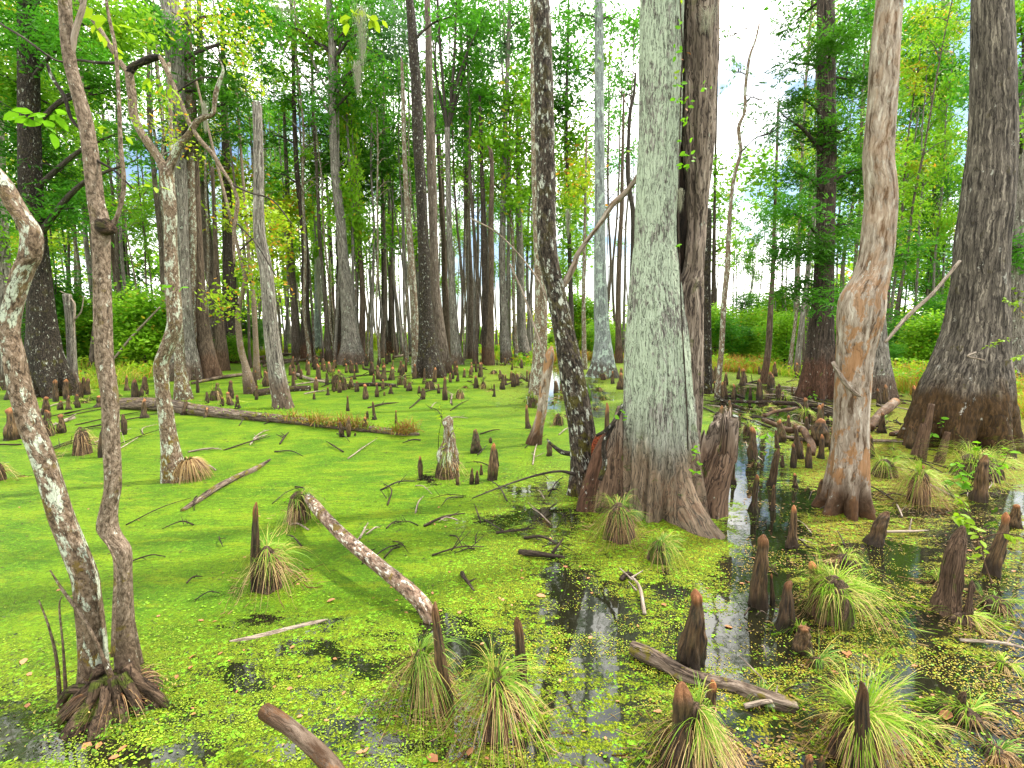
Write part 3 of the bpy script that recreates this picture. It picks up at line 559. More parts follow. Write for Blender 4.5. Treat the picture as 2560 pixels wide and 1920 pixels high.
T_('smooth dark grey trunk right of the orange-footed one, taper slender', [(500, 120, 14), (505, 330, 18), (510, 500, 21), (517, 600, 25), (526, 660, 28), (534, 716, 31), (538, 800, 34), (541, 905, 44)], 'brown', 18, 50, 5, .4, .6, crown=[(540, 420, 70, 40, .6, 'cy'), (560, 180, 50, 40, .6, 'dk')])
T_('brown fluted trunk foot leaning against grey trunks behind the long log', [(490, 420, 14), (495, 600, 20), (503, 760, 26), (512, 850, 34), (522, 948, 66)], 'rust', 22, 44, 6, .7, .7)
T_('reddish bare trunk base leaning right just behind the knees on the left', [(540, 640, 12), (544, 740, 18), (550, 830, 24), (556, 927, 38)], 'rust', 16, 36)
T_('thin speckled trunk ending in a mossy foot beside the long log', [(434, 560, 12), (438, 700, 18), (445, 831, 24), (452, 930, 26), (459, 1000, 44)], 'lichen', 18, 44, 5, .4, .2)
T_('dark trunk wrapped in vines between the two grey groups', [(560, 220, 14), (566, 440, 18), (571, 600, 26), (575, 754, 34), (580, 830, 40), (586, 908, 62)], 'darkb', 20, 44, 5, .5, .7, crown=[(600, 450, 60, 50, .5, 'yl'), (620, 330, 60, 24, .6, 'dk')])
T_('crooked sapling with spread roots growing on a mossy hump', [(580, 560, 8), (600, 640, 9), (612, 700, 10), (596, 780, 13), (602, 870, 15), (615, 920, 18), (626, 985, 36)], 'sapl', 14, 60, 5, .8, .15, name='sapling', crown=[(620, 540, 80, 44, .35, 'yl'), (700, 580, 60, 50, .3, 'yl'), (650, 700, 60, 60, .25, 'yl'), (560, 760, 40, 60, .25, 'yl')], leaf=10)
T_('twin thin stem close right of the crooked sapling', [(610, 480, 7), (622, 640, 9), (634, 760, 11), (640, 870, 13), (642, 950, 20)], 'sapl', 12, 44, name='sapling', crown=[(640, 620, 50, 50, .25, 'yl')], leaf=10)
T_('dark straight trunk in the left distance between the two front stems', [(296, 330, 12), (300, 470, 14), (305, 600, 18), (312, 700, 20), (318, 800, 22), (326, 880, 30)], 'darkb', 14, 40, crown=[(330, 540, 60, 50, .8, 'br'), (250, 500, 50, 60, .6, 'cy'), (320, 680, 60, 50, .8, 'dk'), (390, 480, 60, 50, .7, 'br')])
T_('leaning two-toned trunk with pinkish foot in the left distance', [(286, 650, 14), (298, 740, 15), (310, 800, 17), (322, 850, 21), (333, 908, 32)], 'rust', 14, 40, 4, .4, .4)
T_('snapped standing trunk with a pale stripe and two bare antler twigs', [(168, 736, 18), (174, 790, 18), (178, 860, 19), (181, 930, 22), (184, 984, 32)], 'grey', 16, 40, top='none', name='dead_tree', limbs=[('pstick', [(176, 745, 4), (186, 760, 5), (184, 820, 5), (186, 900, 4)]), ('pstick', [(186, 800, 4), (202, 780, 3), (210, 740, 2)]), ('pstick', [(172, 738, 3), (150, 728, 2)])])
T_('broken-topped pale grey trunk standing in the weed right of centre-left', [(641, 254, 16), (642, 262, 20), (645, 330, 22), (647, 450, 24), (648, 579, 27), (660, 650, 30), (667, 696, 31), (675, 793, 34), (683, 870, 37), (695, 950, 41), (704, 1000, 46), (707, 1022, 54)], 'grey', 26, 90, 5, .25, .2, top='none', name='dead_tree', bump_=.06)
T_('dark slender cypress with spreading boughs left of the pale cypress', [(730, 60, 8), (733, 154, 9), (735, 270, 10), (742, 424, 12), (752, 510, 14), (761, 600, 15), (763, 677, 17), (764, 780, 20), (768, 904, 36)], 'darkb', 18, 60, 5, .4, .6, crown=[(700, 50, 90, 50, .7, 'cy'), (660, 160, 70, 46, .7, 'cy'), (760, 240, 90, 36, .5, 'cy'), (700, 240, 60, 26, .6, 'cy'), (690, 340, 36, 40, .5, 'dk'), (800, 70, 60, 50, .6, 'br'), (680, 430, 60, 30, .5, 'cy')])
T_('brown-footed trunk standing left of the dark slender cypress', [(716, 420, 10), (722, 560, 12), (729, 677, 16), (737, 790, 18), (744, 900, 28)], 'brown', 14, 44, crown=[(720, 520, 60, 60, .5, 'yl'), (700, 640, 50, 50, .35, 'yl')])
T_('moss-green thin trunk in the distance beyond the pale log pile', [(788, 540, 8), (792, 650, 12), (794, 750, 15), (796, 882, 22)], 'bluegrey', 12, 36, crown=[(800, 560, 50, 50, .5, 'br')])
T_('straight dark trunk far off midway between the two cypress groups', [(818, 480, 7), (824, 560, 9), (827, 640, 11), (831, 760, 13), (834, 874, 20)], 'darkb', 12, 36)
T_('pale grey cypress with forked branches fanning high and a pleated foot', [(821, 0, 14), (826, 60, 15), (829, 116, 16), (831, 270, 18), (837, 424, 20), (850, 540, 23), (858, 640, 25), (866, 716, 31), (872, 800, 38), (877, 860, 50), (880, 912, 80)], 'grey', 30, 80, 7, .7, .8,
   crown=[(900, 60, 110, 60, .55, 'cy'), (970, 130, 60, 60, .5, 'bl'), (780, 110, 60, 50, .6, 'br'), (930, 190, 80, 50, .5, 'cy'), (850, 200, 60, 40, .4, 'cy'), (770, 180, 50, 40, .5, 'cy'), (990, 60, 60, 60, .5, 'bl'), (880, 260, 90, 40, .6, 'cy'), (640, 20, 70, 50, .7, 'cy')],
   limbs=[('grey', [(832, 250, 7), (858, 200, 5), (900, 150, 4), (930, 60, 3)]), ('grey', [(830, 240, 6), (800, 190, 5), (770, 120, 4), (740, 40, 3)]), ('grey', [(834, 300, 6), (790, 230, 5), (720, 140, 4), (650, 20, 3)]), ('branch', [(834, 170, 6), (852, 110, 5), (880, 60, 4), (940, 60, 3)]), ('branch', [(838, 240, 5), (870, 200, 4), (900, 160, 3)])])
T_('blackish trunk hugging the back of the pale pleated cypress', [(846, 300, 14), (848, 420, 17), (850, 520, 20), (852, 640, 22), (852, 780, 26), (850, 850, 32), (846, 898, 46)], 'darkb', 20, 50, 5, .5, .7, crown=[(900, 330, 110, 50, 1.0, 'dk'), (960, 400, 90, 50, .9, 'dk'), (860, 410, 80, 44, 1.0, 'dk'), (930, 460, 70, 30, .8, 'dk'), (780, 400, 60, 40, .8, 'dk'), (790, 330, 50, 34, .7, 'dk'), (900, 500, 50, 24, .6, 'dk'), (940, 590, 60, 20, .7, 'dk')])
T_('grey trunk with mottled bark just right of the pale pleated cypress', [(893, 480, 10), (896, 600, 11), (905, 700, 13), (906, 800, 15), (904, 904, 22)], 'rust', 12, 40)
T_('straight slim dark-brown trunk in the central distance, left of a pair', [(955, 440, 8), (957, 600, 9), (960, 750, 14), (961, 881, 24)], 'darkb', 12, 40, 5, .5, .8, crown=[(960, 500, 40, 50, .5, 'cy')])
T_('dark trunk with a skirted foot at the end of the open water', [(972, 430, 8), (976, 560, 10), (979, 700, 12), (979, 800, 16), (977, 846, 24), (975, 884, 44)], 'darkb', 18, 50, 6, .8, .8, crown=[(990, 480, 36, 40, .5, 'cy')])
# --- central pair and companions
T_('tall blackish trunk with white flecks, left one of the touching central pair', [(1022, -10, 19), (1026, 20, 20), (1033, 116, 24), (1041, 231, 26), (1045, 347, 26), (1054, 501, 27), (1060, 640, 29), (1063, 754, 33), (1068, 830, 42), (1072, 890, 58), (1076, 945, 90)], 'dark', 34, 100, 6, .6, .8, bump_=.07, fis=.02, crown=[(1130, 40, 60, 40, .4, 'cy')])
T_('smoother light-brown trunk, right one of the touching central pair', [(1068, 0, 15), (1071, 100, 16), (1073, 231, 19), (1076, 347, 22), (1080, 460, 23), (1083, 560, 22), (1086, 680, 23), (1092, 780, 28), (1100, 860, 40), (1108, 935, 56)], 'brown', 28, 90, 6, .6, .8, yoff=.4, bump_=.07)
T_('thin splinter-topped trunk with a reddish foot touching the central pair', [(1004, 142, 3), (1005, 160, 7), (1008, 250, 10), (1010, 347, 11), (1015, 460, 13), (1022, 560, 15), (1030, 677, 18), (1036, 780, 20), (1040, 860, 22), (1043, 935, 30)], 'lichen', 22, 80, 5, .3, .3, top='none', name='dead_tree')
T_('slim trunk high-forking into two straight stems, right of the central pair', [(1118, 320, 14), (1120, 424, 13), (1123, 560, 14), (1128, 680, 17), (1134, 790, 20), (1140, 880, 28), (1142, 912, 40)], 'grey', 22, 60, 5, .5, .7, top='none', crown=[(1180, 60, 60, 50, .6, 'cy'), (1100, 50, 60, 50, .4, 'cy'), (1160, 150, 50, 50, .6, 'cy'), (1140, 250, 34, 34, .7, 'dk'), (1210, 40, 60, 40, .6, 'cy')],
   limbs=[('branch', [(1118, 330, 9), (1110, 240, 8), (1100, 116, 7), (1094, 0, 6)]), ('branch', [(1120, 330, 9), (1130, 220, 8), (1137, 116, 7), (1142, 0, 6)])])
T_('leaning trunk in a mossy brown coat behind the central pair', [(1098, 420, 9), (1104, 520, 11), (1109, 600, 13), (1112, 720, 15), (1119, 890, 22)], 'rust', 12, 44)
T_('slender pinkish trunk with a bough stub, next right of the forked trunk', [(1152, 80, 8), (1156, 160, 9), (1161, 231, 10), (1165, 347, 11), (1168, 460, 12), (1171, 600, 14), (1175, 716, 18), (1177, 800, 20), (1177, 897, 34)], 'brown', 20, 60, 5, .5, .7, crown=[(1200, 160, 50, 40, .5, 'cy'), (1190, 330, 40, 50, .6, 'br'), (1150, 420, 40, 50, .5, 'br')])
T_('narrow grey trunk in front of the reeds, five right of the central pair', [(1205, 430, 10), (1209, 560, 13), (1212, 700, 15), (1214, 800, 17), (1216, 910, 26)], 'darkb', 14, 44)
T_('brown splintered trunk snapped high with a leaning shard', [(1219, 364, 3), (1226, 374, 10), (1230, 424, 10), (1228, 540, 12), (1228, 716, 14), (1226, 820, 17), (1224, 914, 28)], 'rust', 16, 50, top='none', name='dead_tree')
T_('tall pale trunk with drooping bright boughs left of the leaning dark tree', [(1274, 0, 9), (1271, 116, 10), (1265, 270, 11), (1260, 424, 13), (1257, 560, 15), (1256, 650, 16), (1257, 750, 18), (1261, 830, 22), (1267, 908, 38)], 'grey', 20, 60, 6, .6, .8, crown=[(1310, 50, 60, 60, .7, 'cy'), (1240, 110, 40, 60, .6, 'bl'), (1230, 260, 50, 60, .6, 'cy'), (1300, 250, 46, 60, .7, 'br'), (1240, 360, 60, 50, .7, 'br'), (1310, 380, 50, 60, .7, 'br'), (1290, 500, 40, 50, .7, 'br'), (1200, 240, 40, 40, .5, 'cy'), (1220, 460, 50, 40, .5, 'br')])
T_('grey trunk partly hidden at left of the mottled trunk, dark skirted foot', [(1296, 460, 12), (1299, 600, 16), (1302, 720, 18), (1306, 830, 22), (1312, 903, 42)], 'grey', 18, 50, 6, .6, .7)
T_('mottled grey trunk standing close behind the leaning dark trunk', [(1330, 80, 10), (1334, 240, 16), (1338, 400, 20), (1346, 600, 26), (1352, 754, 31), (1350, 870, 36), (1345, 950, 40), (1342, 1012, 52)], 'lichen', 26, 80, 5, .25, .3)
T_('orange-brown snapped trunk bending left, in front of the mottled trunk', [(1379, 866, 6), (1375, 884, 22), (1368, 930, 24), (1360, 980, 24), (1354, 1030, 25), (1344, 1070, 29), (1334, 1112, 42)], 'dead', 22, 60, 4, .3, .15, top='none', name='dead_tree', bump_=.08)
# --- trees between and right of the big cypress
T_('smooth blue-grey cypress with fluted foot seen left of the big cypress', [(1496, -5, 21), (1498, 100, 22), (1498, 270, 24), (1499, 400, 25), (1500, 520, 26), (1500, 640, 29), (1502, 740, 33), (1504, 800, 37), (1507, 860, 44), (1508, 905, 60), (1508, 945, 88)], 'bluegrey', 36, 90, 7, .6, .6, crown=[(1540, 50, 60, 40, .4, 'cy'), (1450, 40, 70, 50, .5, 'cy'), (1500, 150, 24, 20, .9, 'br')])
T_('slim reddish trunk in orange grass left of the big cypress', [(1556, 420, 8), (1554, 520, 10), (1550, 600, 12), (1546, 720, 13), (1546, 820, 15), (1548, 908, 22)], 'rust', 14, 44)
T_('thin grey trunk in orange grass beyond the leaning limb', [(1462, 560, 7), (1460, 660, 9), (1459, 760, 10), (1460, 860, 12), (1461, 924, 17)], 'lichen', 12, 40, crown=[(1450, 470, 50, 60, .4, 'yl')])
T_('young bright-leaved tree behind the leaning dark trunk', [(1420, 100, 6), (1416, 300, 8), (1420, 500, 9), (1426, 700, 11), (1430, 905, 16)], 'branch', 12, 50, name='young_cypress', crown=[(1420, 80, 60, 60, .6, 'cy'), (1440, 190, 60, 60, .8, 'cy'), (1400, 270, 60, 50, 1., 'dk'), (1430, 350, 50, 50, .7, 'br'), (1440, 430, 60, 44, .8, 'yl'), (1420, 520, 50, 50, .7, 'br'), (1440, 620, 40, 60, .5, 'br'), (1400, 160, 40, 60, .6, 'cy')])
T_('thin bent dark stem hanging close beside the left flank of the big cypress', [(1589, 182, 5), (1584, 240, 8), (1576, 275, 9), (1571, 360, 9), (1570, 444, 11), (1583, 540, 13), (1580, 700, 14), (1572, 905, 16)], 'branch', 12, 60, name='dead_sapling', top='none', crown=[(1560, 180, 24, 60, .12, 'bl'), (1545, 240, 20, 30, .1, 'bl')], limbs=[('twig', [(1574, 275, 3), (1556, 240, 3), (1540, 215, 2)]), ('twig', [(1578, 260, 3), (1566, 190, 2), (1562, 120, 2)])])
T_('dark rough snapped trunk pressed behind the right flank of the big cypress', [(1771, 522, 14), (1771, 560, 17), (1768, 680, 18), (1768, 830, 20), (1768, 985, 26)], 'dark', 18, 50, top='none', name='dead_tree')
T_('wavy lichened sapling leaning up right of the big cypress', [(1898, 60, 4), (1889, 100, 5), (1876, 135, 6), (1868, 180, 7), (1863, 231, 7), (1862, 280, 7), (1847, 316, 9), (1851, 380, 8), (1836, 440, 9), (1828, 500, 9), (1821, 600, 11), (1818, 670, 13), (1810, 754, 13), (1804, 870, 13), (1797, 940, 14), (1793, 996, 17)], 'lichen', 16, 90, name='sapling', top='none', crown=[(1830, 90, 26, 50, .18, 'bl'), (1840, 180, 30, 30, .15, 'bl'), (1900, 250, 40, 60, .2, 'bl'), (1930, 330, 40, 60, .25, 'bl')])
T_('thin upright trunk in brush right of the big cypress', [(1790, 330, 5), (1787, 460, 6), (1785, 620, 9), (1784, 760, 12), (1784, 900, 18)], 'darkb', 12, 40, crown=[(1810, 420, 40, 60, .25, 'br'), (1800, 520, 40, 50, .3, 'br'), (1850, 360, 30, 60, .15, 'bl'), (1810, 620, 50, 50, .3, 'br')])
T_('big dark cypress with red-brown flared foot hung with dense boughs', [(2064, 0, 38), (2065, 193, 40), (2067, 386, 41), (2064, 520, 42), (2061, 640, 44), (2057, 754, 50), (2053, 840, 60), (2050, 900, 76), (2047, 960, 96), (2045, 998, 112)], 'darkb', 40, 90, 6, .7, .9, 1.2, fis=.02,
   crown=[(1990, 50, 50, 50, .5, 'dk'), (1990, 160, 55, 36, .6, 'dk'), (2000, 240, 70, 36, .8, 'dk'), (2080, 100, 70, 60, .9, 'dk'), (2130, 200, 60, 70, 1., 'dk'), (2000, 330, 80, 36, .7, 'dk'), (2100, 330, 70, 60, 1., 'dk'), (1990, 430, 80, 40, .8, 'cy'), (2090, 450, 80, 50, 1., 'dk'), (1980, 530, 90, 44, 1., 'cy'), (2120, 560, 60, 60, .9, 'cy'), (1950, 620, 80, 40, .9, 'cy'), (2060, 620, 80, 50, 1., 'dk'), (2000, 720, 90, 40, .8, 'dk'), (1960, 290, 40, 50, .2, 'bl'), (2160, 420, 50, 80, .9, 'cy'), (2060, 740, 50, 40, .6, 'cy'), (2140, 60, 70, 60, .9, 'cy')], leaf=10)
T_('grey fluted trunk hidden behind the bare curving dead trunk', [(2196, 560, 26), (2192, 700, 32), (2191, 793, 38), (2193, 880, 50), (2195, 960, 72), (2196, 998, 88)], 'grey', 26, 50, 6, .7, .6, crown=[(2250, 640, 60, 60, .7, 'cy')])
T_('mid-distance grey cypress standing in grass left of the right-edge giant', [(2362, 40, 18), (2352, 300, 20), (2342, 500, 22), (2335, 640, 24), (2331, 740, 30), (2327, 820, 40), (2324, 882, 64)], 'grey', 24, 60, 6, .5, .8,
   crown=[(2290, 60, 80, 50, .8, 'br'), (2370, 60, 60, 50, .8, 'cy'), (2290, 170, 80, 46, .9, 'br'), (2380, 170, 50, 40, .5, 'cy'), (2350, 230, 70, 40, .9, 'br'), (2270, 280, 60, 40, .8, 'cy'), (2290, 370, 90, 40, .8, 'br'), (2250, 450, 60, 44, .9, 'dk'), (2340, 450, 80, 50, .9, 'br'), (2300, 540, 90, 44, .9, 'br'), (2400, 520, 40, 60, .6, 'cy'), (2360, 620, 60, 50, .8, 'cy'), (2270, 620, 60, 44, .9, 'cy'), (2260, 710, 60, 40, .8, 'cy'), (2360, 720, 60, 40, .7, 'br'), (2240, 120, 40, 60, .7, 'cy')], leaf=9)
T_('blurred grey trunk at the right picture edge behind the giant', [(2546, 500, 30), (2540, 650, 34), (2534, 760, 38), (2532, 850, 44), (2534, 972, 66)], 'grey', 22, 50, crown=[(2550, 60, 44, 60, .8, 'br'), (2560, 200, 40, 60, .7, 'cy'), (2550, 330, 30, 50, .5, 'br'), (2560, 470, 44, 70, .8, 'cy'), (2550, 620, 40, 60, .8, 'cy'), (2540, 760, 30, 40, .5, 'yl')])
T_('thin brown trunk standing in reeds left of the dark flared cypress', [(1936, 560, 8), (1932, 680, 10), (1926, 780, 13), (1920, 880, 15), (1908, 960, 20)], 'rust', 14, 44, crown=[(1930, 500, 60, 50, .5, 'cy'), (1900, 440, 40, 70, .5, 'br')])
# --- dark leaning tree
T_('dark leaning trunk splashed with white lichen left of the big cypress', [(1349, -10, 43), (1353, 20, 44), (1357, 116, 46), (1361, 270, 48), (1364, 424, 50), (1368, 617, 51), (1378, 680, 50), (1392, 740, 51), (1410, 831, 55), (1429, 928, 61), (1447, 1024, 66), (1459, 1101, 70), (1468, 1180, 84), (1472, 1245, 112)], 'darkj', 72, 420, 5, .35, .25, name='swamp_tree', fis=.045, bump_=.06)
# --- curving dead trunk
rt, base, P, R, Y0 = T_('bare pinkish-grey dead trunk bending like an S, orange wood at its swollen waist', [(2226, -20, 58), (2222, 20, 58), (2211, 154, 63), (2204, 270, 63), (2196, 386, 66), (2202, 490, 70), (2196, 580, 71), (2190, 640, 73), (2177, 690, 80), (2158, 735, 97), (2151, 790, 102), (2144, 840, 92), (2137, 889, 82), (2132, 967, 79), (2128, 1063, 78), (2123, 1150, 88), (2116, 1230, 108), (2109, 1290, 142)], 'dead', 90, 380, 7, .9, .3, 1.1, name='dead_tree', fis=.015, bump_=.05)
Pp, Rr = pxl([(2082, 905, 9), (2098, 935, 12), (2120, 965, 13), (2140, 985, 9), (2152, 992, 4)], Y0-.28, base); link('limb', tube_mesh('limb', Pp, Rr, BK['pstick'], 20, 8), rt)
# --- right-edge giant
rt, base, P, R, Y0 = T_('huge grey-streaked cypress with mossy flaring foot near right edge', [(2479, -20, 77), (2480, 20, 79), (2483, 193, 87), (2480, 347, 94), (2468, 501, 104), (2455, 600, 106), (2448, 716, 112), (2436, 831, 130), (2424, 900, 154), (2412, 960, 180), (2403, 1024, 206), (2396, 1080, 228), (2390, 1130, 252)], 'streak', 110, 420, 7, .75, .45, 1.3, fis=.03, bump_=.04, name='cypress_tree')
for a_, l_ in [((2330, 1010), (2300, 1150)), ((2370, 1080), (2345, 1165)), ((2310, 1060), (2290, 1140))]:
    Pp, Rr = pxl([(a_[0], a_[1], 12), ((a_[0]+l_[0])/2, (a_[1]+l_[1])/2, 18), (l_[0], l_[1], 24)], Y0-1.25, base); link('root', tube_mesh('root', Pp, Rr, BK['rust'], 20, 10, disp=ridged(3, 0, 1, 4, bump_=.15)), rt)
# ------------------------------------------------------------------ the big cypress
YB = 6.15
L_e = [(0, 1600), (300, 1597), (600, 1587), (722, 1573), (831, 1566), (928, 1561), (1024, 1556), (1101, 1551), (1180, 1546), (1260, 1538), (1330, 1528)]
M_e = [(0, 1708), (300, 1702), (540, 1690), (600, 1690), (690, 1698), (780, 1712), (831, 1720), (928, 1729), (1024, 1734), (1101, 1736), (1180, 1736), (1260, 1732), (1330, 1730)]
ys = np.array([-40, 0, 150, 300, 450, 540, 600, 640, 690, 722, 780, 831, 928, 1024, 1101, 1180, 1260, 1330])
l_ = np.interp(ys, [a for a, b in L_e], [b for a, b in L_e]); r_ = np.interp(ys, [a for a, b in M_e], [b for a, b in M_e])
base = PY(1640, 1330, YB); base[2] = 0
Pb = np.array([PY((a+b)/2, y, YB) for a, b, y in zip(l_, r_, ys)])[::-1]; Rb = ((r_-l_)/2)[::-1]*mpp(Pb)
Pb = np.vstack([Pb[0]-[0, 0, .35], Pb]); Rb = np.concatenate([[Rb[0]*1.03], Rb]); Pb = np.vstack([Pb, Pb[-1]+[0, 0, 5]]); Rb = np.append(Rb, Rb[-1]*.8)
big = empty('cypress_tree', base, 'giant double-stemmed cypress with mint-green lichen and deep buttresses at centre right', 'tree')
def bigd(TH, S, Zz, R):
    o = ridged(1, 0, 1, 77, bump_=.025)(TH, S, Zz, R)
    zz = np.maximum(Zz, 0)
    k = np.exp(-zz/.5)
    for a0, am, hw, hl in [(-1.15, 1.15, .32, .36), (-2.05, .25, .26, .6), (-.35, .22, .3, .8), (-2.9, .25, .3, .5), (.6, .35, .4, .6), (2.2, .4, .5, .5), (-1.62, -.26, .13, .42), (-.85, -.10, .1, .9), (-2.45, -.14, .1, .7), (-.6, .16, .18, 1.2), (-1.9, -.05, .07, 1.3)]:
        a1 = a0-0.22*zz*(1 if a0 > -1.5 else -.4)
        d = np.angle(np.exp(1j*(TH-a1))); o = o+am*np.exp(-(d/hw)**2)*np.exp(-zz/hl)
    g_ = np.abs(np.sin(TH*5.5+2.6*vn(np.cos(TH)*2, np.sin(TH)*2, S*.8))); o = o-.34*np.exp(-(zz/.95)**1.5)*(1-g_)**2-.12*np.exp(-zz/2.2)*(1-np.abs(np.sin(TH*9+3*vn(np.cos(TH)*3, np.sin(TH)*3, S*.9+4))))**2+.06*k
    c_, s_ = np.cos(TH)*R*30, np.sin(TH)*R*30
    wv = 1.5*vn(c_*.15, s_*.15, S*1.2)
    for kx, kz, am in ((1, 1.1, .03), (1.9, 2.6, .022), (3.4, 5, .014)):
        n_ = vn(c_*kx+wv*kx, s_*kx+11, S*kz); o = o-am*np.clip(1-np.abs(n_-.5)*5.5, 0, 1)**.8
    return o
link('trunk', tube_mesh('trunk', Pb-base, Rb, BK['pale'], 620, 300, disp=bigd, flat=True), big)
S2 = [(-40, 1753, 92), (0, 1752, 92), (150, 1751, 90), (300, 1746, 84), (400, 1745, 72), (480, 1743, 60), (560, 1742, 50), (620, 1739, 48), (675, 1735, 52), (700, 1729, 64), (740, 1722, 78), (800, 1718, 84), (900, 1714, 90), (1024, 1711, 90), (1150, 1708, 84), (1290, 1700, 80)]
P2 = np.array([PY(x, y, YB+(.12 if y < 600 else .02)) for y, x, w_ in S2])[::-1]; R2 = np.array([w_/2 for y, x, w_ in S2])[::-1]*mpp(P2)
P2 = np.vstack([P2, P2[-1]+[.1, 0, 5]]); R2 = np.append(R2, R2[-1]*.8)
def s2d(TH, S, Zz, R):
    o = ridged(5, .1, 9, 21, bump_=.06)(TH, S, Zz, R); c_, s_ = np.cos(TH)*R*26, np.sin(TH)*R*26; wv = 1.5*vn(c_*.15, s_*.15, S*1.2)
    for kx, kz, am in ((1, .8, .07), (2.1, 2.2, .045)):
        n_ = vn(c_*kx+wv*kx, s_*kx+5, S*kz); o = o-am*np.clip(1-np.abs(n_-.5)*5, 0, 1)
    d = np.angle(np.exp(1j*(TH-(-2.35)))); o = o-.42*np.exp(-(d/.3)**2)*sstep(2.4, 3.2, Zz)*sstep(6.2, 4.4, Zz)
    return o
link('trunk', tube_mesh('trunk', P2-base, R2, BK['brown2'], 420, 150, disp=s2d, flat=True), big, label='second stem, brown and furrowed, with a hollow cleft')
Pc = np.array([PY(x, y, YB+.3) for x, y in [(1712, 760), (1706, 650), (1704, 500), (1706, 300), (1706, 100), (1706, -60)]])
link('cleft_shade_backing', tube_mesh('cleft_shade_backing', Pc-base, [.11, .17, .17, .15, .15, .15], BK['hollow'], 60, 24, disp=ridged(5, .2, 9, 3, bump_=.15), flat=True), big)  # backing behind the gap, coloured near-black to paint the cleft's shade
# broken buttress on the right and smooth one on the left, roots
Pp = [GZ(1752, 1292)-[0, 0, .3], PY(1755, 1250, 6.0), PY(1774, 1180, 6.05), PY(1798, 1110, 6.1), PY(1812, 1060, 6.12)]
def btd(TH, S, Zz, R): return (1+.28*np.cos(TH*3+1.2+S)*1+.12*np.cos(TH*7+2))*ridged(5, 0, 1, 9, bump_=.1)(TH, S, Zz, R)-(.35*np.exp(-(np.angle(np.exp(1j*(TH+2.5)))/.5)**2))
bm_ = tube_mesh('buttress', np.array(Pp)-base, [.23, .23, .22, .19, .15], BK['brown2'], 120, 80, disp=btd, flat=True)
for v_ in bm_.vertices:
    if v_.co.z > .55: v_.co.z += (float(vn(v_.co.x*22, v_.co.y*22, 3))-.45)*.45*min(1, (v_.co.z-.55)/.3)
link('buttress', bm_, big, label='hollow broken buttress leaning right')
link('buttress', tube_mesh('buttress', np.array([PY(1745, 1290, 6.0)-[0, 0, .2], PY(1740, 1200, 6.15), PY(1765, 1120, 6.3), PY(1785, 1080, 6.35)])-base, [.15, .14, .09, .05], BK['darkb'], 50, 30, flat=True), big)
def fin(TH, S, Zz, R): return (1+.35*np.cos(2*TH))*ridged(3, 0, 1, 19, bump_=.08)(TH, S, Zz, R)
for pts, R_, mt in [([(1515, 1320), (1522, 1230), (1530, 1150), (1540, 1080), (1550, 1015)], [.19, .16, .115, .07, .025], 'brown2'), ([(1470, 1290), (1490, 1200), (1508, 1120), (1530, 1070)], [.16, .12, .08, .05], 'darkb')]:
    Pp = np.array([PY(x, y, YB-.1) for x, y in pts]); Pp[0][2] = -.2
    link('buttress', tube_mesh('buttress', Pp-base, R_, BK[mt], 80, 50, disp=fin, flat=True), big)
for pts, R_ in [([(1500, 1200), (1512, 1160), (1510, 1110), (1535, 1060)], [.03, .03, .025, .02]), ([(1490, 1090), (1515, 1075), (1545, 1040), (1556, 1010)], [.018, .02, .02, .015])]:
    link('root', tube_mesh('root', np.array([PY(x, y, YB-.35) for x, y in pts])-base, R_, BK['dark'], 24, 10, disp=ridged(3, 0, 1, 19, bump_=.2)), big)
# rotting red wood between the stems
rotm = N('rotting_red_wood'); at = rotm.n('ShaderNodeNewGeometry').outputs['Position']; f_ = rotm.noise(at, 40, 5, .7)
ROT = rotm.done(rotm.prin(rotm.mix(rotm.rng(f_, .3, .7), (0.02, 0.005, 0.003), (0.33, 0.07, 0.02)), .9, rotm.bump(f_, 1, .05)))
Pp = np.array([PY(1492, 1240, YB+.05), PY(1500, 1170, YB+.05), PY(1502, 1110, YB+.08), PY(1500, 1085, YB+.1)])
tag(link('rotten_wood', mesh('rotten_wood', *(lambda t: (t[0]-Pp[0], t[1]))(tube(Pp, [.13, .12, .1, .04], 60, 40, disp=ridged(5, 0, 1, 66, bump_=.5), flat=True)), ROT), loc=Pp[0]), 'heap of crumbling red rotten wood between dark leaning trunk and big cypress', 'rotten wood')
# vine up the furrow
vine = empty('climbing_vine', base+[.3, -.3, 0], 'leafy vine climbing the furrow between the two stems of the big cypress', 'vine')
vb = base+[.3, -.3, 0]
vp = [(1722, 1180), (1716, 1000), (1706, 830), (1700, 680), (1696, 540), (1699, 400), (1701, 260), (1706, 120), (1700, 0), (1702, -60)]
link('stem', tube_mesh('stem', np.array([PY(x, y, YB-.36 if y < 800 else YB-.42) for x, y in vp])-vb, [.008]*10, BK['twig'], 60, 6), vine)
lfV = np.array([[0, 0, 0], [.35, .28, .04], [.75, .2, .02], [1, 0, -.08], [.75, -.2, .02], [.35, -.28, .04], [.5, 0, -.03]])
lfF = np.array([[0, 6, 1], [1, 6, 2], [2, 6, 3], [3, 6, 4], [4, 6, 5], [5, 6, 0]])
LEAF = {k: mesh('leaf', lfV, lfF, LF[k], {'tint': np.full(7, (.3, .31, .5)[i])}) for i, k in enumerate(('lv', 'yl', 'ol'))}
rg = np.random.default_rng(44)
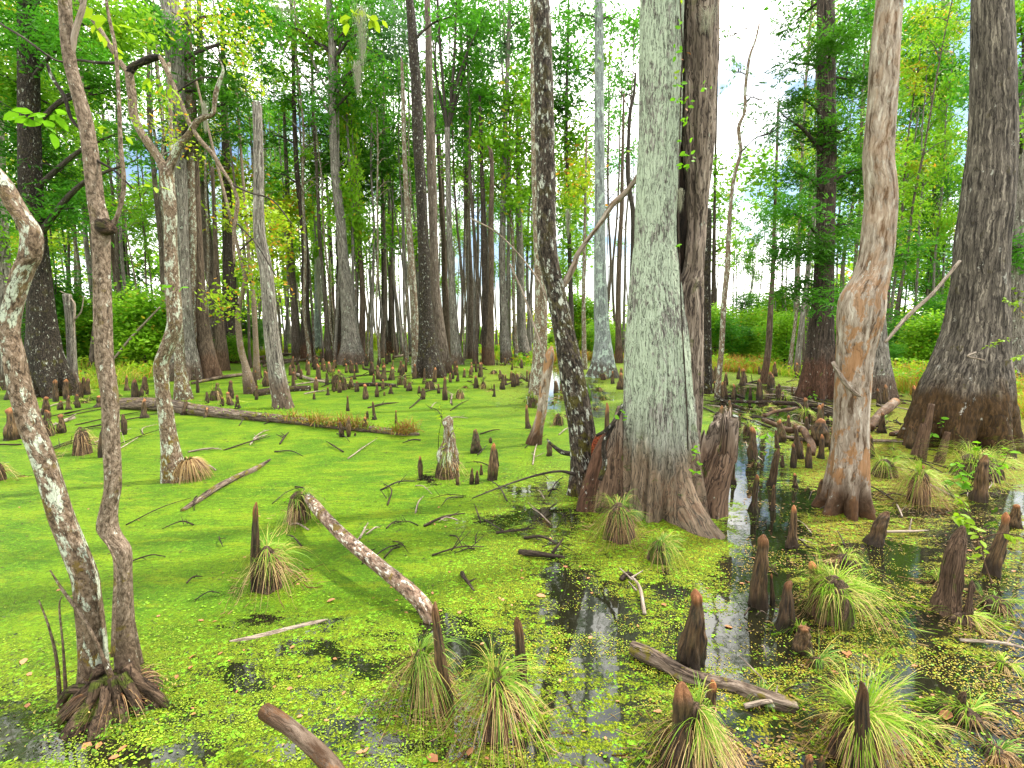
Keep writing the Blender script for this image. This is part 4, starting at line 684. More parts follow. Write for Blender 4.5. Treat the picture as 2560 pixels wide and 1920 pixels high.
for cx, cy, k, col_ in [(1716, 385, 5, 'lv'), (1712, 300, 4, 'lv'), (1710, 350, 3, 'lv'), (1716, 255, 5, 'lv'), (1720, 402, 5, 'lv'), (1695, 130, 4, 'lv'), (1690, 210, 4, 'lv'), (1697, 60, 3, 'lv'), (1714, 140, 2, 'ol'), (1702, 272, 2, 'ol'), (1694, 616, 3, 'lv'), (1770, 215, 4, 'lv'), (1690, 250, 4, 'lv'), (1722, 420, 3, 'lv'), (1700, 180, 3, 'yl'), (1702, 10, 3, 'yl'), (1552, 1030, 5, 'lv'), (1740, 1150, 6, 'lv'), (1736, 1180, 6, 'lv'), (1747, 1120, 5, 'lv')]:
    for _ in range(k):
        p_ = PY(cx+rg.normal(0, 7), cy+rg.normal(0, 7), YB-.40 if cy < 900 else YB-.5)
        s_ = rg.uniform(.05, .09)
        link('leaf', LEAF[col_], vine, p_-vb, (rg.uniform(-.9, .9)+.9, rg.uniform(-.6, .6), rg.uniform(0, 6.28)), (s_,)*3)
# ------------------------------------------------------------------ far trees: a few models, many copies
rg = np.random.default_rng(7)
def far_model(i, kind, hgt=26.0):
    r_ = np.random.default_rng(100+i)
    x = np.cumsum(r_.normal(0, .16, 8)); y = np.cumsum(r_.normal(0, .16, 8)); z = np.linspace(-.4, hgt, 8)
    R0 = r_.uniform(.12, .19); Rr = R0*(1-.75*np.linspace(0, 1, 8)); Rr[0] = R0*1.9
    Pn = np.stack([x-x[0], y-y[0], z], 1); Pn = np.insert(Pn, 1, [0, 0, .9], 0); Rr = np.insert(Rr, 1, R0*1.15)
    parts = [tube(Pn, Rr, 34, 9, disp=ridged(5, .5, .8, i), flat=True)]
    for k in range(12):
        zz = r_.uniform(.4, .97)*hgt; b = np.array([np.interp(zz, Pn[:, 2], Pn[:, 0]), np.interp(zz, Pn[:, 2], Pn[:, 1]), zz]); a_ = r_.random()*6.28; l = r_.uniform(.8, 2.2)
        parts.append(tube([b, b+[math.cos(a_)*l*.5, math.sin(a_)*l*.5, .35*l], b+[math.cos(a_)*l, math.sin(a_)*l, .45*l]], [.05, .03, .01], 8, 5))
    V, Fs, bk_ = merge(parts)
    cl = []
    for k in range(12 if kind != 'thin' else 4):
        zz = (r_.uniform(.34, 1.0) if kind != 'thin' else r_.uniform(.62, 1.0))*hgt
        cl.append(spray(r_, [np.interp(zz, Pn[:, 2], Pn[:, 0])+r_.normal(0, .9), np.interp(zz, Pn[:, 2], Pn[:, 1])+r_.normal(0, .9), zz], (r_.uniform(.9, 1.7), r_.uniform(.9, 1.7), r_.uniform(.4, .9)), (330 if kind != 'thin' else 230), .34, 'cy' if i % 2 else 'br'))
    return (V, Fs, bk_), cl
FM = []
for i, (kd, lf, bk_) in enumerate([('full', 'br', 'grey'), ('full', 'br', 'brown'), ('thin', 'cy', 'brown'), ('thin', 'br', 'lichen'), ('full', 'cy', 'darkb'), ('full', 'yl', 'brown'), ('thin', 'cy', 'grey')]):
    t_, cl = far_model(i, kd)
    FM.append((mesh('trunk', t_[0], t_[1], BK[bk_], {'bk': t_[2]}), cloud_mesh('crown', LF[lf], cl)))
def in_named(px, Y):
    return False
spots = []
zones = [(0, 640, 28, 65, 50), (640, 1330, 34, 90, 150), (1380, 1600, 34, 80, 12), (1780, 1800, 40, 75, 2), (1960, 2060, 24, 75, 12), (1800, 1960, 45, 80, 16), (2060, 2560, 28, 70, 36), (-300, 0, 20, 60, 8), (2560, 2900, 16, 60, 8)]
for x0, x1, y0, y1, n_ in zones:
    for k in range(n_):
        spots.append((x0+(x1-x0)*(k+rg.random())/n_, y0+(y1-y0)*rg.random()**1.2))
LM = [(-400, 'at the left edge'), (60, 'behind the front lichened stems'), (240, 'between the crooked stem and the moss-footed tree'), (420, 'behind the two grey left groups'), (600, 'behind the broken-topped pale trunk'), (700, 'left of the pale pleated cypress'), (880, 'between pleated cypress and central pair'), (1000, 'close by the central pair'), (1110, 'just right of the central pair'), (1200, 'between forked trunk and leaning dark tree'), (1340, 'seen between leaning dark trunk and big cypress'), (1760, 'just right of the big cypress'), (1880, 'left of the dark flared cypress'), (2060, 'behind the curved dead trunk'), (2220, 'left of the right giant'), (2340, 'behind the right giant'), (2500, 'past the right giant')]
def where(px): return [t for x, t in LM if px >= x][-1] if px >= -400 else LM[0][1]
FAR = ['full-crowned grey', 'full-crowned brown', 'thin brown', 'thin lichened', 'full-crowned blackish', 'yellow-crowned brown', 'thin grey']
for px, Y in spots:
    X = (px-1280)/F*(Y*ca+H*sa)
    i = int(rg.integers(len(FM))); i = int(rg.choice([2, 3, 6, 2, 6, 0])) if 640 < px < 2000 else i; s = rg.uniform(.85, 1.2)
    z = max(float(height(np.array([X]), np.array([Y]))[0]), -.2)
    side = 'left' if px < 640 else 'middle' if px < 1380 else 'right'
    lb = f"{'far' if Y > 48 else 'mid-distance'} {FAR[i]} tree {where(px)}"
    o = empty('swamp_tree', (X, Y, z), lb, 'tree', 'distant slender trees, '+side)
    wd = rg.uniform(.4, 1.0)
    for k, nm in enumerate(('trunk', 'crown')):
        c_ = link(nm, FM[i][k], o, kind='stuff' if k else None)
    if 1790 < px < 1970: s *= .6
    o.scale = (wd*s, wd*s, s*rg.uniform(.8, 1.15)) if wd > .8 else (wd*s*1.1, wd*s*1.1, s)
    o.rotation_euler = (rg.normal(0, .025), rg.normal(0, .03), rg.random()*6.28)
# understory shrubs and saplings
SH = []
for i, (lf, hh_) in enumerate([('br', 3.0), ('cy', 3.5), ('yl', 2.4), ('dk', 3.2), ('br', 4.5), ('cy', 5.0)]):
    r_ = np.random.default_rng(300+i); parts, cl = [], []
    for k in range(5):
        a_ = r_.random()*6.28; e = np.array([math.cos(a_), math.sin(a_), 0])*r_.uniform(.2, .9)
        e[2] = hh_*r_.uniform(.7, 1); parts.append(tube([[0, 0, -.2], e*[.4, .4, .5], e], [.04, .03, .01], 10, 5))
        for t in (.45, .75, 1.0): cl.append(spray(r_, e*[t, t, t]+r_.normal(0, .2, 3), (.95, .95, .6), 620, .17, 'cy' if lf in ('cy', 'dk') else 'br'))
    V, Fs, bk_ = merge(parts)
    SH.append((mesh('stem', V, Fs, BK['branch'], {'bk': bk_}), cloud_mesh('foliage', LF[lf], cl), lf))
for x0, x1, y0, y1, n_ in [(-200, 120, 24, 50, 10), (120, 420, 26, 48, 22), (420, 660, 34, 60, 20), (640, 900, 44, 75, 16), (900, 1330, 46, 75, 9), (1380, 1580, 40, 75, 16), (1780, 1960, 34, 70, 30), (1960, 2060, 26, 60, 14), (2060, 2300, 26, 60, 24), (2300, 2640, 24, 55, 24)]:
    for k in range(n_):
        px = x0+(x1-x0)*(k+rg.random())/n_; Y = y0+(y1-y0)*rg.random()
        X = (px-1280)/F*(Y*ca+H*sa); z = max(float(height(np.array([X]), np.array([Y]))[0]), -.1)
        if 640 < px < 1580: ch = rg.choice([0, 0, 2, 2, 4])
        elif px < 640: ch = rg.choice([0, 1, 0, 4, 5, 1, 3])
        else: ch = rg.choice([0, 1, 4, 0, 5, 1])
        side = 'left' if px < 640 else 'middle' if px < 1380 else 'right'
        colr = {'br': 'bright green', 'cy': 'mid-green feathery', 'yl': 'yellow-green', 'dk': 'dark green feathery'}[SH[ch][2]]
        o = empty('understory_shrub', (X, Y, z), f"{'far' if Y > 42 else 'nearer'} {colr} bush {where(px)}", 'bush', colr+' bushes, '+side)
        s = (.3+.95*rg.random()**1.6)*(.75 if side == 'middle' else 1.15); o.scale = (s*1.2, s*1.2, s); o.rotation_euler = (0, 0, rg.random()*6.28)
        link('stem', SH[ch][0], o); link('foliage', SH[ch][1], o, kind='stuff')
# far-off wood that closes the view
cl = []
for k in range(300):
    a_ = rg.uniform(-1.15, 1.15); D = rg.uniform(80, 150); px_ = 1280+F*math.tan(a_) if abs(a_) < 1.4 else 0
    open_ = math.exp(-((px_-1150)/380)**2)+math.exp(-((px_-1800)/190)**2)
    if rg.random() < .8*open_: continue
    top = 19*(1-.8*min(open_, 1)); z = rg.random()**1.25*top
    cl.append(spray(rg, (math.sin(a_)*D*1.15, math.cos(a_)*D*.9+8, z), (3.4, 3, 1.9), 330, .95, 'br' if k % 3 else 'cy'))
for i, lf in enumerate(('br', 'br', 'yl')): link('woodland', cloud_mesh('woodland', LF[lf], cl[i::3]), kind='stuff')
# hanging moss
def moss(px, py, Y, w_, h_, lb):
    n_ = 420; c = PY(px, py, Y); m = mpp(c); az = rg.random(n_)*6.28
    org = np.stack([rg.normal(0, w_*m*.35, n_), rg.normal(0, w_*m*.3, n_), rg.uniform(-h_*m*.75, 0, n_)], 1)
    V, Fq, T = blades(rg, n_, org, az, np.full(n_, -1.35), rg.uniform(.1, .28, n_)*h_*m, np.full(n_, .25), np.full(n_, .7*m), 4)
    V[:, 0] += (vn(V[:, 0]*14, V[:, 1]*14, V[:, 2]*10)-.5)*w_*m*.5
    V[:, 0] *= 1-0.6*np.clip(-V[:, 2]/(h_*m), 0, 1)
    tag(link('spanish_moss', mesh('spanish_moss', V, Fq, LF['mo'], {'tint': T}), loc=c, kind='stuff'), lb, 'spanish moss')
moss(901, 5, 9, 26, 165, 'long grey beard of spanish moss hanging before the pale pleated cypress top')
moss(705, -30, 8, 60, 70, 'clump of spanish moss at the top edge left of the longest beard')
moss(893, 150, 24, 16, 90, 'short moss strand hanging below the longest beard')
moss(510, 250, 9, 14, 80, 'wispy moss on the broken right fork of the moss-footed tree')
moss(795, 640, 36, 14, 150, 'mossy drape beside thin green trunk far left of centre')
moss(1420, 520, 24, 10, 80, 'moss strand beside the leaning pale limb')
moss(1702, 470, YB-.38, 14, 60, 'thin moss wisps on the furrow edge of the big cypress')
moss(195, 1540, 4.0, 60, 60, 'grey moss wisps snagged on shoots of the front left tree')
moss(1770, 20, YB-.2, 40, 60, 'moss wisps at top of the furrowed second stem')
# ------------------------------------------------------------------ bank plants
def bank(n_, mat, name, zone, hgt=(.25, .7), wpx=2.6, lean=.5, kind=1):
    px = np.concatenate([rg.uniform(a, b, int(n_*f)) for a, b, f in zone]); n = len(px)
    s = shoreY(px); t = rg.random(n)**2.2; Y = s*(.98+t*2.2)+rg.normal(0, .3, n)
    X = (px-1280)/F*(Y*ca+H*sa); keep = fbm(X*.5+3*kind, Y*.5, 0, 3) > (.43 if kind else .3); X, Y = X[keep], Y[keep]; n = len(X)
    z = np.maximum(height(X, Y), -.03); m = (Y*ca)/F
    el = rg.uniform(.7, 1.5, n); Ln = rg.uniform(*hgt, n)*(.7+.6*vn(X*.7, Y*.7))
    V, Fq, T = blades(rg, n, np.stack([X, Y, z-.02], 1), rg.random(n)*6.28, el, Ln, np.full(n, .35), wpx*m*rg.uniform(.6, 1.3, n), 3)
    link(name, mesh(name, V, Fq, mat, {'tint': T}), kind='stuff')
allz = [(-300, 640, .3), (640, 1400, .2), (1400, 1600, .08), (1780, 2900, .42)]
bank(60000, LF['gr'], 'marsh_grass', allz, (.3, 1.0), 2.8)
bank(14000, LF['br'], 'marsh_grass', allz, (.2, .5), 4, kind=3)
bank(16000, LF['ru'], 'rusty_marsh_grass', [(1385, 1600, .4), (1790, 1930, .14), (2230, 2400, .1), (2440, 2800, .24), (0, 640, .06), (640, 1300, .06)], (.5, 1.15), 2.4, kind=0)
def herbs(n_, mat, zone, lf, hh_, name='broadleaf_herbs'):
    px = np.concatenate([rg.uniform(a, b, int(n_*f)) for a, b, f in zone]); n = len(px); Y = shoreY(px)*(1+rg.random(n)**1.5*1.8); X = (px-1280)/F*(Y*ca+H*sa)
    k = fbm(X*.6+9, Y*.6, 0, 3) > .47; X, Y = X[k], Y[k]
    z = np.maximum(height(X, Y), 0)+rg.random(len(X))*hh_; c = np.stack([X, Y, z], 1); nr = np.array([0, 0, 1.])+rg.normal(0, .6, c.shape); nr /= np.linalg.norm(nr, axis=1)[:, None]
    L_ = lf*Y/F*rg.uniform(.6, 1.4, len(X)); V, Fq = diamonds(c, rg.normal(size=c.shape)*[1, 1, .4], nr, L_, L_*.5)
    link(name, mesh(name, V, Fq, mat, {'tint': np.repeat(rg.random(len(X)), 4)}, smooth=False), kind='stuff')
herbs(50000, LF['yl'], allz, 9, .6); herbs(50000, LF['br'], allz, 9, .7); herbs(9000, LF['ru'], [(2250, 2700, .5), (1400, 1560, .2), (1790, 2000, .3)], 7, .6)
# ------------------------------------------------------------------ sedge tussocks
def mound_mesh(w_, h_, seed):
    V, Fs, bk_ = tube([[0, 0, -.15], [0, 0, 0], [0, 0, h_*.5], [0, 0, h_*.85], [0, 0, h_]], [w_*.5, w_*.48, w_*.4, w_*.26, w_*.08], 22, 26, disp=ridged(6, .25, 1, seed, bump_=.22), flat=True)
    return mesh('root_mound', V, Fs, BK['root'], {'bk': bk_})
def tussock(px, py, wpx, hpx, mh, lb, green=.5, straw=.5, gm='sg', n=None, up=.9, wid=1.0, mw=.35):
    """px, py: foot; wpx, hpx: spread and height in photo pixels; mh: share of the height taken by the mound"""
    g0 = GZ(px, py); m = float(mpp(g0)); W = wpx*m*.88; Hh = hpx*m*.95
    n = int(n*.66) if n else int(np.clip(2600/ g0[1]**1.1, 60, 900)); rt = empty('sedge_tussock', g0, lb, 'sedge')
    sd_ = int(px+py); h_ = Hh*mh; link('root_mound', mound_mesh(W*mw, h_, sd_), rt)
    r_ = np.random.default_rng(sd_); bw = max(.0045, .8*m)*wid
    for frac, key, nm, dn in ((green, gm, 'green_blades', 0), (straw, 'ss', 'straw_blades', 1)):
        k = int(n*frac)
        if k < 5: continue
        nc = max(5, k//9); caz = r_.random(nc)*6.28; cid = r_.integers(0, nc, k); cl_ = r_.uniform(.55, 1.25, nc); b0 = r_.random()*6.28
        az = caz[cid]+r_.normal(0, .16, k); rr = W*mw*.42*r_.random(nc)[cid]**.5
        org = np.stack([np.cos(az)*rr, np.sin(az)*rr, h_*(1-.35*(rr/(W*mw*.42))**2)*np.where(dn, r_.uniform(.55, 1., k), 1)], 1)
        az = az+r_.normal(0, .3, k); as_ = 1+.3*np.cos(az-b0)
        if dn: el = r_.uniform(-.3, .9, k); Ln = r_.uniform(.5, 1.1, k)*cl_[cid]*max(W*.42, h_*1.05); g = r_.uniform(.8, 2.0, k)
        else: el = (r_.uniform(.35, 1.45, nc)[cid]+r_.normal(0, .12, k))*up; Ln = r_.uniform(.6, 1.15, k)*cl_[cid]*as_*max(W*.5, Hh*.6); g = r_.uniform(.35, 1.5, nc)[cid]*r_.uniform(.8, 1.2, k)
        V, Fq, T = blades(r_, k, org, az, el, Ln, g, np.full(k, bw)*r_.uniform(.6, 1.2, k), 6)
        V[:, 2] = np.maximum(V[:, 2], -.01+.02*r_.random(len(V)))
        link(nm, mesh(nm, V, Fq, LF[key], {'tint': T}), rt, kind='stuff')
    return rt
tussock(672, 1470, 190, 190, .6, 'straw-coloured sedge tussock around the knee at left of the lying limb', .45, .55, n=650, mw=.42)
tussock(1052, 1755, 200, 270, .55, 'green and straw sedge draped over knee where the lying limb ends', .4, .6, n=720, mw=.34)
tussock(1240, 1835, 260, 340, .55, 'long green-bladed sedge draped over knee at bottom centre', .55, .45, n=820, mw=.28)
tussock(1545, 1345, 200, 190, .5, 'straw and green sedge tussock against left foot of the big cypress', .5, .5, n=620, mw=.42)
tussock(1648, 1400, 170, 120, .45, 'low dark green sedge tussock in front of the big cypress foot', .9, .1, n=420, mw=.4)
tussock(2080, 1545, 290, 230, .5, 'bright green sedge tussock right of two bare knees, under the curved dead trunk', .75, .25, 'sb', n=900, mw=.4)
tussock(2140, 1890, 420, 350, .4, 'largest sprawling sedge tussock with knee in its centre, bottom right', .6, .4, 'sb', n=1000, mw=.32)
tussock(1735, 1900, 300, 260, .62, 'rusty sedge tussock shrouding two orange-tipped knees at the bottom edge', .4, .6, n=800, mw=.36)
tussock(2298, 1255, 260, 190, .45, 'yellow straw sedge mop before the mossy foot of the right giant', .35, .65, 'sb', n=800, mw=.22)
tussock(1118, 1192, 130, 110, .6, 'sedge skirt round the tall lichened knee in mid water', .5, .5, n=360, mw=.48)
tussock(748, 1300, 130, 120, .65, 'dark sedge mound behind the raised end of the lying limb', .6, .4, n=380, mw=.55)
tussock(2440, 1190, 300, 170, .35, 'green sedge clump at the right foot of the right giant', .9, .1, 'sb', n=520, mw=.4)
tussock(2210, 1190, 180, 150, .3, 'soft green-gold sedge between curved dead trunk and giant', .7, .3, 'sb', n=420)
tussock(1396, 1062, 90, 76, .4, 'small dark sedge tuft beside the snapped orange trunk', .7, .3, n=200)
tussock(1330, 1018, 70, 80, .4, 'green tuft at the foot of the mottled grey trunk', .9, .1, n=200)
tussock(207, 1135, 74, 90, .8, 'stump-like mound capped with brown sedge on the left water', .1, .9, n=220, mw=.62)
tussock(118, 1090, 56, 60, .7, 'short mossy mound under a reddish knee, far left', .3, .7, n=120, mw=.6)
tussock(0, 1200, 50, 60, .8, 'rusty sedge mound cut by the left picture edge', .1, .9, n=160, mw=.6)
tussock(1870, 1085, 90, 70, .4, 'yellow sedge tuft among dead limbs right of the leaning buttress', .5, .5, 'sb', n=220)
tussock(2014, 1052, 84, 74, .4, 'green sedge tuft below the dark flared cypress', .8, .2, 'sb', n=240)
tussock(1960, 1000, 70, 40, .3, 'fresh green tuft at the left root of the dark flared cypress', 1., 0, 'sb', n=180)
tussock(1890, 1166, 60, 44, .3, 'thin straw tuft in the water right of the broken buttress', .4, .6, n=120)
tussock(850, 975, 50, 66, .7, 'bushy green tuft topping a dark stump end on the mid-water', .9, .1, n=180, mw=.9)
tussock(1003, 962, 34, 30, .8, 'black stump with tiny green cap in mid-water', .8, .2, n=90, mw=.9)
tussock(1075, 972, 46, 36, .6, 'mossy tuft at the foot of the central pair', .6, .4, n=140, mw=.7)
tussock(1150, 996, 50, 54, .45, 'sedge tuft shaped like a mop, front one right of the central pair', .5, .5, n=170, mw=.5)
tussock(1208, 972, 44, 40, .5, 'straw tuft on a low log right of the central pair', .3, .7, n=150)
tussock(1508, 950, 44, 36, .5, 'yellow tuft at the front foot of the blue-grey cypress', .4, .6, n=130)
tussock(1290, 945, 60, 40, .3, 'grassy tuft under the trunks left of the mottled trunk', .7, .3, 'sb', n=150)
tussock(1235, 935, 60, 34, .3, 'pale tuft before the narrow central trunks', .6, .4, 'sb', n=150)
tussock(700, 1000, 40, 26, .3, 'weed tuft hiding the foot of the broken-topped pale trunk', .9, .1, 'sb', n=80)
tussock(543, 1000, 44, 50, .7, 'mossy stump with green sprigs before the crooked sapling', .5, .5, n=100, mw=.8)
tussock(2490, 1890, 180, 60, .4, 'low straw tuft beside orange knob in the bottom right corner', .3, .7, n=220)
tussock(1900, 1750, 150, 60, .2, 'flattened dark green sedge over the sunken log end', .8, .2, n=260)
tussock(1930, 1420, 60, 30, .3, 'tiny tuft left of the bright green tussock', .5, .5, n=40)
for x0, x1, y0, y1, n_, lb, gp in [(1130, 1420, 905, 1010, 22, 'small sedge clump in the yellow-green marsh left of the leaning dark trunk', 'sedge clumps left of the leaning trunk'), (1400, 1540, 950, 1060, 10, 'small sedge clump behind the leaning dark trunk', 'sedge clumps behind the leaning trunk'), (1790, 2100, 930, 1060, 20, 'small sedge clump among knees before the dark flared cypress', 'sedge clumps before the flared cypress'), (2200, 2560, 990, 1200, 18, 'small sedge clump near the right giant', 'sedge clumps near the right giant'), (1950, 2560, 1300, 1850, 9, 'thin low sedge clump in the dark right-hand water', 'thin clumps in the right water'), (0, 700, 960, 1010, 14, 'small sedge clump at the left bank edge', 'sedge clumps at the left bank'), (650, 1120, 905, 975, 18, 'small sedge clump among knees of the far channel', 'sedge clumps of the far channel')]:
    for _ in range(n_):
        y_ = np.random.default_rng(int(x0+y0+_*17)).uniform(y0, y1); x_ = np.random.default_rng(int(x1+y0+_*31)).uniform(x0, x1); s_ = (y_-800)/160*(.5+(_ % 5)*.15)
        tk = tussock(x_, y_, 60*s_, 44*s_, .12, lb+', '+('left side', 'middle', 'right side')[min(2, int((x_-x0)/(x1-x0)*3))], .7, .3, ('sb', 'sg', 'sb')[_ % 3], n=int(np.clip(150*s_, 60, 180)), mw=.25)
        tk['group'] = gp
# ------------------------------------------------------------------ cypress knees
def knee_shape(seed, n=34, seg=30, twin=False):
    r_ = np.random.default_rng(seed)
    z = np.array([-.25, 0, .3, .6, .82, .93, 1.0]); w0 = np.array([1.12, 1.0, .86, .7, .54, .44, .17])
    w0 = w0*(1+r_.normal(0, .09, 7)); w0[2:6] *= r_.uniform(.75, 1.12); w0[5] *= r_.uniform(.85, 1.2); bend = np.cumsum(r_.normal(0, .045, (7, 2)), 0)
    Pn = np.stack([bend[:, 0], bend[:, 1], z], 1); s = r_.integers(1, 999)
    def f(TH, S, Zz, R):
        rid = np.abs(np.cos(TH*(1.5, 2, 2.5)[s % 3]+s+Zz*1.2))**1.2
        u_, v_ = np.cos(TH), np.sin(TH)
        o = 1+.22*(rid-.5)*np.clip(1.15-Zz, .1, 1)+.5*(vn(u_*1.4+s, v_*1.4, Zz*3.2)-.5)+.34*(vn(u_*3+s, v_*3, Zz*8)-.5)+.12*(vn(u_*9+s, v_*9, Zz*7)-.5)
        return o
    V, Fs, bk_ = tube(Pn, w0*.5, n, seg, disp=f, flat=True)
    parts = [(V, Fs, bk_)]
    if twin:
        k = r_.uniform(.35, .6); a_ = r_.random()*6.28; V2, F2, b2 = tube(Pn*[1, 1, k]+[math.cos(a_)*.5, math.sin(a_)*.2, 0], w0*.3, n, seg, disp=f, flat=True); parts.append((V2, F2, b2))
    V, Fs, bk_ = merge(parts); return mesh('cypress_knee', V, Fs, KNEE, {'bk': bk_*.6})
KH = [knee_shape(s, 90, 72) for s in range(10)]; KM = [knee_shape(50+s, twin=s % 4 == 3) for s in range(12)]; KL = [knee_shape(90+s, 14, 12, twin=s % 3 == 2) for s in range(12)]
rg = np.random.default_rng(21)
def knee(bx, by, ty, w_, lb, tx=None, grp=None, z0=0.0, pool=None):
    g0 = GZ(bx, by, z0); m = float(mpp(g0)); tipp = PY(tx if tx is not None else bx, ty, g0[1]); h_ = max(tipp[2]-z0, .05)
    pool = pool if pool is not None else (KH if g0[1] < 7 else KM if g0[1] < 20 else KL)
    o = link('cypress_knee', pool[int(rg.integers(len(pool)))], loc=g0+[0, w_*m*.4, 0]); tag(o, lb, 'cypress knee', grp)
    sx = w_*m*1.02; o.scale = (sx, sx, h_); lean = math.atan2(tipp[0]-g0[0], h_); o.rotation_euler = (0, lean, 0)
    if abs(lean) < .3: o.rotation_euler[2] = 0
    return o
